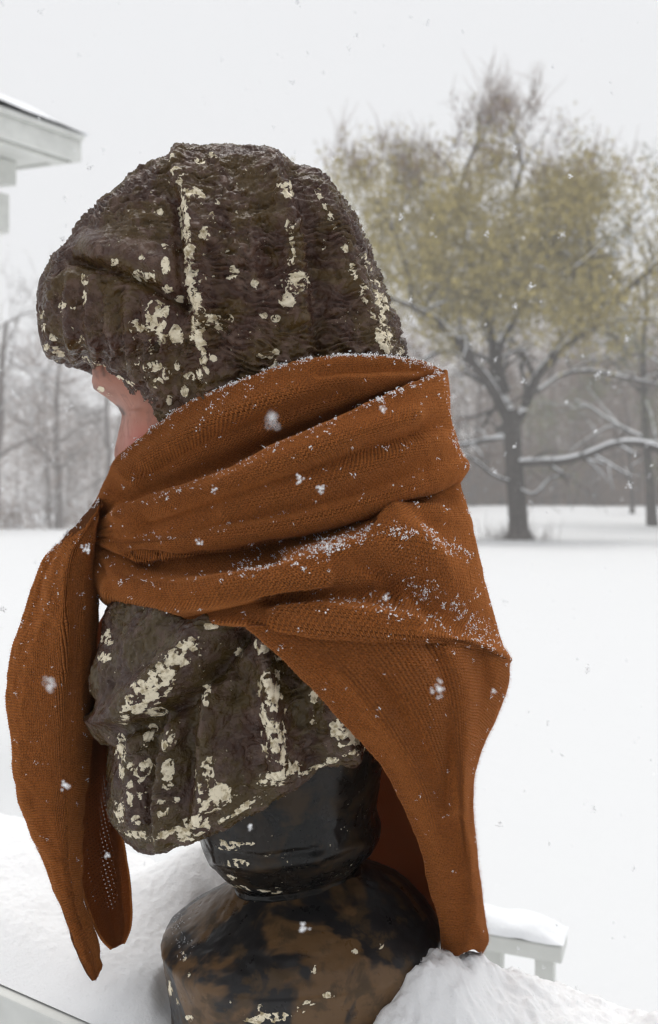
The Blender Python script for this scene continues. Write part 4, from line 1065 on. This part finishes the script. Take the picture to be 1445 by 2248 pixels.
# rolled, ribbed hems along the free edges
def hem(P, parent, r=0.0019):
    L = np.r_[0, np.cumsum(np.linalg.norm(np.diff(P, axis=0), axis=1))]
    t = np.arange(0, L[-1], 0.0008)
    Q = np.stack([np.interp(t, L, P[:, j]) for j in range(3)], 1)
    mb = MB(); mb.tube(Q, r * (1 + 0.16 * np.sin(t / 0.0024 * 2 * math.pi)), 8)
    mb.v[0] = mb.v[0] - so
    return mb.build('hem', M['yarn'], parent)
hem(SURF['back_tail'][0][:, 10], back_tail)
hem(SURF['under_tail'][0][:, 12], [c for c in scarf.children if c.name == 'under_tail'][0], 0.0015)
hem(SURF['under_tail'][0][:, 72], [c for c in scarf.children if c.name == 'under_tail'][0], 0.0015)
hem(SURF['front_tail'][0][:, 8], [c for c in scarf.children if c.name == 'front_tail'][0], 0.0016)

# ------------------------------------------------------------------ the knit itself: every stitch is a V of two yarn legs
LEG_V = np.array([[1, 0, 0], [-1, 0, 0], [0, 1, 0], [0, -1, 0], [0, 0, 1], [0, 0, -1]], float)
LEG_F = np.array([[0, 2, 4], [2, 1, 4], [1, 3, 4], [3, 0, 4], [2, 0, 5], [1, 2, 5], [3, 1, 5], [0, 3, 5]])
def stitches(V, closed, rot, keep, flip, pitch=0.0027, row=0.0023):
    R, K = V.shape[:2]
    W = np.concatenate([V, V[:, :1]], 1) if closed else V
    u = np.r_[0, np.cumsum(np.linalg.norm(np.diff(W, axis=1), axis=-1).mean(0))]
    v = np.r_[0, np.cumsum(np.median(np.linalg.norm(np.diff(W, axis=0), axis=-1), axis=1))]
    cr, sr = math.cos(rot), math.sin(rot)
    D = math.hypot(u[-1], v[-1])
    gi, gj = np.meshgrid(np.arange(-D, D, pitch), np.arange(-D, D, row))
    a = np.concatenate([gi.ravel() - pitch * 0.25, gi.ravel() + pitch * 0.25]); b_ = np.concatenate([gj.ravel()] * 2)
    sg = np.r_[-np.ones(gi.size), np.ones(gi.size)]
    U_, V_ = a * cr - b_ * sr, a * sr + b_ * cr
    m = (U_ > 0) & (U_ < u[-1]) & (V_ > 0) & (V_ < v[-1])
    U_, V_, sg = U_[m], V_[m], sg[m]
    def at(U_, V_):
        fc = np.interp(U_, u, np.arange(len(u))); fr = np.interp(V_, v, np.arange(len(v)))
        c = np.minimum(fc.astype(int), W.shape[1] - 2); r = np.minimum(fr.astype(int), R - 2)
        x = (fc - c)[:, None]; y = (fr - r)[:, None]
        return W[r, c] * (1 - x) * (1 - y) + W[r, c + 1] * x * (1 - y) + W[r + 1, c] * (1 - x) * y + W[r + 1, c + 1] * x * y
    P = at(U_, V_)
    k = keep(P)
    U_, V_, sg, P = U_[k], V_[k], sg[k], P[k]
    e = 0.0008
    Pu = (at(U_ + e, V_) - at(U_ - e, V_)) / (2 * e); Pv = (at(U_, V_ + e) - at(U_, V_ - e)) / (2 * e)
    n = np.cross(Pu, Pv); n /= np.maximum(1e-9, np.linalg.norm(n, axis=1, keepdims=True)); n *= flip(P, n)
    def vec(x, y): return Pu * (x * cr - y * sr)[:, None] + Pv * (x * sr + y * cr)[:, None]
    o = np.ones(len(P)); j = rf0.normal(0, 0.06, len(P))
    ax = vec(sg * pitch * (0.26 + j * 0.5), row * (0.78 + j))
    wd = vec(o * pitch * 0.212, -sg * row * 0.16)
    th = n * (pitch * 0.30 * (1 + j * 2))[:, None]
    c = P + n * 0.0013
    Q = c[:, None] + LEG_V[None, :, :1] * ax[:, None] + LEG_V[None, :, 1:2] * wd[:, None] + LEG_V[None, :, 2:] * th[:, None]
    F = (LEG_F[None] + 6 * np.arange(len(P))[:, None, None]).reshape(-1, 3)
    return Q.reshape(-1, 3), F
rf0 = np.random.default_rng(8)
def out_axis(x0): 
    def f(P, n):
        s_ = np.sign(((P - [x0, 0, 0]) * n * [1, 1, 0]).sum(1, keepdims=True)); s_[s_ == 0] = 1
        return s_
    return f
def to_cam(P, n):
    s_ = np.sign(((np.array([0, CAM_Y, CAM_Z]) - P) * n).sum(1, keepdims=True)); s_[s_ == 0] = 1
    return s_
for nm, clo, rot, keep, flip in (('wrap', True, math.radians(-38), lambda P: P[:, 1] < 0.02, out_axis(-0.03)),
                                 ('back_tail', False, math.radians(90), lambda P: (P[:, 1] < -0.004), to_cam),
                                 ('front_tail', True, math.radians(4), lambda P: P[:, 1] < 0.008, out_axis(-0.245))):
    Q, F = stitches(SURF[nm][0], clo, rot, keep, flip)
    o = [c for c in scarf.children if c.name.split('.')[0] == nm][0]
    st = np_mesh('stitches', Q - so, F, M['yarn'], o, True)
    tag(st, None, None, 'stuff')
    print('stitches', nm, len(F))

# ------------------------------------------------------------------ wool fuzz standing off the cloth
def sample_surface(V, N, n, rnd, weight=None):
    R, K = V.shape[:2]
    if weight is None: weight = np.ones((R, K))
    a = np.zeros((R, K)); a[:-1, :-1] = np.linalg.norm(np.cross(V[1:, :-1] - V[:-1, :-1], V[:-1, 1:] - V[:-1, :-1]), axis=-1)
    w = (a * weight).ravel(); w = w / w.sum()
    i = rnd.choice(R * K, n, p=w)
    r, c = i // K, i % K
    r2, c2 = np.minimum(r + 1, R - 1), np.minimum(c + 1, K - 1)
    fu, fv = rnd.random((n, 1)), rnd.random((n, 1))
    P = V[r, c] * (1 - fu) * (1 - fv) + V[r, c2] * fu * (1 - fv) + V[r2, c] * (1 - fu) * fv + V[r2, c2] * fu * fv
    return P, N[r, c]
def outward(V, N, centre):
    s = np.sign(((V - centre) * N).sum(-1, keepdims=True)); s[s == 0] = 1
    return N * s
rf = np.random.default_rng(3)
fv = []
for nm, cnt in (('wrap', 60000), ('back_tail', 34000), ('front_tail', 26000), ('under_tail', 3000)):
    V, N = SURF[nm]
    cen = V.reshape(-1, 3).mean(0)
    No = outward(V, N, np.array([cen[0], max(cen[1], 0.0), 0]) * [1, 1, 0] + np.stack([0 * V[..., 0], 0 * V[..., 0], V[..., 2]], -1)) if nm in ('wrap', 'front_tail') else N * np.sign(-N[..., 1:2] + 1e-9)
    P, Nn = sample_surface(V, No, cnt, rf, (V[..., 1] < 0.03) * 1.0 + 0.02)
    d = Nn + rf.normal(0, 0.55, P.shape); d /= np.linalg.norm(d, axis=1, keepdims=True)
    L = 0.0020 + 0.0050 * rf.random((len(P), 1)) ** 2
    w = np.cross(d, rf.normal(0, 1, P.shape)); w /= np.linalg.norm(w, axis=1, keepdims=True)
    fv.append(np.stack([P - w * 0.00007, P + w * 0.00007, P + d * L], 1).reshape(-1, 3))
FV = np.concatenate(fv)
tag(np_mesh('wool_fuzz', FV - so, np.arange(len(FV)).reshape(-1, 3), M['fuzz'], scarf, False), None, None, 'stuff')

# ------------------------------------------------------------------ snow crystals caught on the cloth
OCT_V = np.array([[1, 0, 0], [-1, 0, 0], [0, 1, 0], [0, -1, 0], [0, 0, 1], [0, 0, -1]], float)
OCT_F = np.array([[0, 2, 4], [2, 1, 4], [1, 3, 4], [3, 0, 4], [2, 0, 5], [1, 2, 5], [3, 1, 5], [0, 3, 5]])
def crystals(P, Nn, size, rnd, n_grain=(3, 9), needle=0.5):
    """clusters of ice grains and needles sitting on points P"""
    vv, ff, k = [], [], 0
    for p, n, s in zip(P, Nn, size):
        m = rnd.integers(*n_grain)
        for j in range(m):
            c = p + rnd.normal(0, 0.55, 3) * s + n * s * 0.35
            if rnd.random() < needle:
                d = rnd.normal(0, 1, 3); d /= np.linalg.norm(d); L = s * rnd.uniform(0.5, 1.1)
                w = np.cross(d, rnd.normal(0, 1, 3)); w /= np.linalg.norm(w); x = np.cross(d, w)
                q = c + OCT_V[:, :1] * w * s * 0.13 + OCT_V[:, 1:2] * x * s * 0.13 + OCT_V[:, 2:] * d * L
            else:
                q = c + OCT_V * s * rnd.uniform(0.22, 0.42, 3)
            vv.append(q); ff.append(OCT_F + k); k += 6
    return np.concatenate(vv), np.concatenate(ff)
rs = np.random.default_rng(12)
SP, SN, SS = [], [], []
V, N = SURF['wrap']
No = outward(V, N, np.stack([0 * V[..., 0] - 0.03, 0 * V[..., 0], V[..., 2]], -1))
near = V[..., 1] < 0.02
upf = np.clip(No[..., 2], 0, 1)
P, Nn = sample_surface(V, No, 1500, rs, near * (0.35 + upf)); SP.append(P); SN.append(Nn); SS.append(0.0007 + 0.0020 * rs.random(len(P)) ** 2.4)
P, Nn = sample_surface(V, No, 520, rs, near * (upf > 0.45) * (V[..., 2] < 1.19) * sstep(-0.1, 0.02, V[..., 0])); SP.append(P); SN.append(Nn); SS.append(rs.uniform(0.0010, 0.0026, len(P)))
def along(pts, n, jit, smin, smax, lift=0.001):
    """crystals along a fold of the cloth (drawn on the photograph, dropped on the nearest cloth)"""
    q = resample(pts, 200)[rs.integers(0, 200, n)] + rs.normal(0, jit, (n, 2))
    vis = V[near]; nv = No[near]
    vx, vy = proj(vis)
    for x, y in q:
        dd = (vx - x) ** 2 + (vy - y) ** 2 + 1.5e4 * np.maximum(0, vis[:, 1] + 0.3) ** 2
        i = int(np.argmin(dd))
        SP.append(vis[i:i + 1] + nv[i:i + 1] * lift); SN.append(nv[i:i + 1]); SS.append(np.array([rs.uniform(smin, smax)]))
along([(262, 1010), (330, 948), (430, 879), (560, 828), (680, 789), (800, 781), (900, 792), (970, 815)], 190, 3.0, 0.0010, 0.0022)
along([(640, 800), (720, 783), (900, 790), (972, 818)], 90, 4.0, 0.0012, 0.0024)
along([(820, 884), (880, 855), (930, 832), (975, 815)], 60, 4.0, 0.0010, 0.0020)
along([(230, 1135), (300, 1110), (450, 1057), (600, 986), (720, 930), (820, 884)], 110, 5.0, 0.0007, 0.0016)
along([(205, 1188), (350, 1176), (485, 1152), (620, 1128)], 40, 6.0, 0.0007, 0.0016)
along([(520, 1255), (600, 1235), (680, 1215), (760, 1190), (820, 1170)], 120, 10.0, 0.0011, 0.0024)
along([(700, 1212), (740, 1205)], 35, 9.0, 0.0012, 0.0026)
along([(830, 1165), (900, 1168), (960, 1190), (1030, 1215)], 80, 9.0, 0.0010, 0.0022)
along([(900, 1280), (960, 1310), (1020, 1345), (1085, 1395)], 120, 13.0, 0.0010, 0.0022)
along([(1000, 970), (1022, 1000), (1027, 1018)], 26, 4.0, 0.0010, 0.0018)
along([(975, 820), (990, 900), (1003, 970)], 30, 3.0, 0.0008, 0.0015)
for nm, cnt, hi in (('back_tail', 110, 0.0015), ('front_tail', 170, 0.0015)):
    V2, N2 = SURF[nm]
    No2 = N2 * np.sign(-N2[..., 1:2] + 1e-9)
    P, Nn = sample_surface(V2, No2, cnt, rs, (V2[..., 1] < -0.005) * sstep(0.75, 1.15, V2[..., 2]))
    SP.append(P + Nn * 0.001); SN.append(Nn); SS.append(0.0006 + hi * rs.random(len(P)) ** 2)
V, N = SURF['front_tail']; near = V[..., 1] < 0.02; No = N * np.sign(-N[..., 1:2] + 1e-9)
along([(215, 1096), (170, 1130), (140, 1165), (105, 1230)], 60, 4.0, 0.0009, 0.0019)
SPc, SNc, SSc = np.concatenate(SP), np.concatenate(SN), np.concatenate(SS)
cv, cf = crystals(SPc, SNc, SSc, rs)
tag(np_mesh('scarf_snow', cv, cf, M['flake'], None, False), 'loose snow crystals caught on the folds of the rust scarf', 'snow', 'stuff')

# grains along the crest of the ledge snow
LV = np.stack([SX, SY, LZ + 0.001 + h], -1); LN = grid_normals(LV, False); LN *= np.sign(LN[..., 2:3])
P, Nn = sample_surface(LV, LN, 7000, rs, (np.abs(SX) < 0.5) * 1.0)
ang_ = rs.uniform(2.5, 3.9, 260); rad_ = 0.118 - np.abs(rs.normal(0, 0.006, 260))
P2 = np.stack([-0.0255 + rad_ * np.cos(ang_), -rad_ * np.sin(ang_) * 0.98 - 0.0, np.interp(rad_, [0.10, 0.119], [0.840, 0.8195]) + np.abs(rs.normal(0, 0.0025, 260))], 1)
P = np.concatenate([P, P2]); Nn = np.concatenate([Nn, np.tile([[0, 0, 1.0]], (260, 1))])
cv, cf = crystals(P, Nn, rs.uniform(0.0006, 0.0013, len(P)), rs, (2, 4), 0.3)
tag(np_mesh('snow_grains', cv, cf, M['flake'], ls, False), None, None, 'stuff')

# ------------------------------------------------------------------ falling snow
fl = np.random.default_rng(99)
FP, FS = [], []
n = 4200
dd = 0.9 + fl.random(n) ** 1.5 * 16
FP.append(np.stack([fl.uniform(-0.6, 0.6, n) * dd, dd + CAM_Y, CAM_Z + fl.uniform(-0.62, 0.62, n) * dd], 1)); FS.append(fl.uniform(0.0012, 0.0036, n) * (0.7 + 0.40 * np.minimum(dd, 9)))
for x, y, d_, s in [(658, 1052, .50, .0026), (705, 1075, .50, .0027), (965, 1512, .42, .0030), (146, 1722, .47, .0026), (666, 2036, .45, .0028), (190, 1206, .52, .0026), (110, 1500, .36, .0026), (840, 900, .52, .0022), (437, 1190, .52, .0022),
                    (1085, 1520, .5, .0016), (550, 1815, .50, .0020), (235, 1880, .52, .0018), (848, 1310, .5, .0018), (600, 920, .30, .0024), (470, 1075, .55, .0018)]:
    FP.append(unproj(np.array([x]), np.array([y]), np.array([d_ + CAM_Y]))); FS.append(np.array([s]))
FPc, FSc = np.concatenate(FP), np.concatenate(FS)
vv, ff, k = [], [], 0
for p, s in zip(FPc, FSc):
    m = 3 if p[1] > 0.5 else 16
    for j in range(m):
        c = p + fl.normal(0, 0.42, 3) * s * [1, 1, 1.3]
        vv.append(c + OCT_V * s * fl.uniform(0.14, 0.5 if m == 3 else 0.32, 3)); ff.append(OCT_F + k); k += 6
tag(np_mesh('falling_snow', np.concatenate(vv), np.concatenate(ff), M['flake'], None, False), 'snowflakes falling through the air', 'snow', 'stuff')

# ------------------------------------------------------------------ haze of falling snow in the air
hz = NT('haze')
pv = hz.n('ShaderNodeVolumePrincipled')
pv.inputs['Color'].default_value = (0.985, 0.98, 0.978, 1)
pv.inputs['Density'].default_value = 0.0034
pv.inputs['Anisotropy'].default_value = 0.0
hz.l(pv.outputs[0], hz.out.inputs['Volume'])
b = MB(); b.box((0, 450, 14), (720, 0, 0), (0, 490, 0), (0, 0, 15.5))
ho = b.build('haze', hz.m, None, False)
tag(ho, 'pale haze of falling snow over the lawn', 'haze', 'stuff')
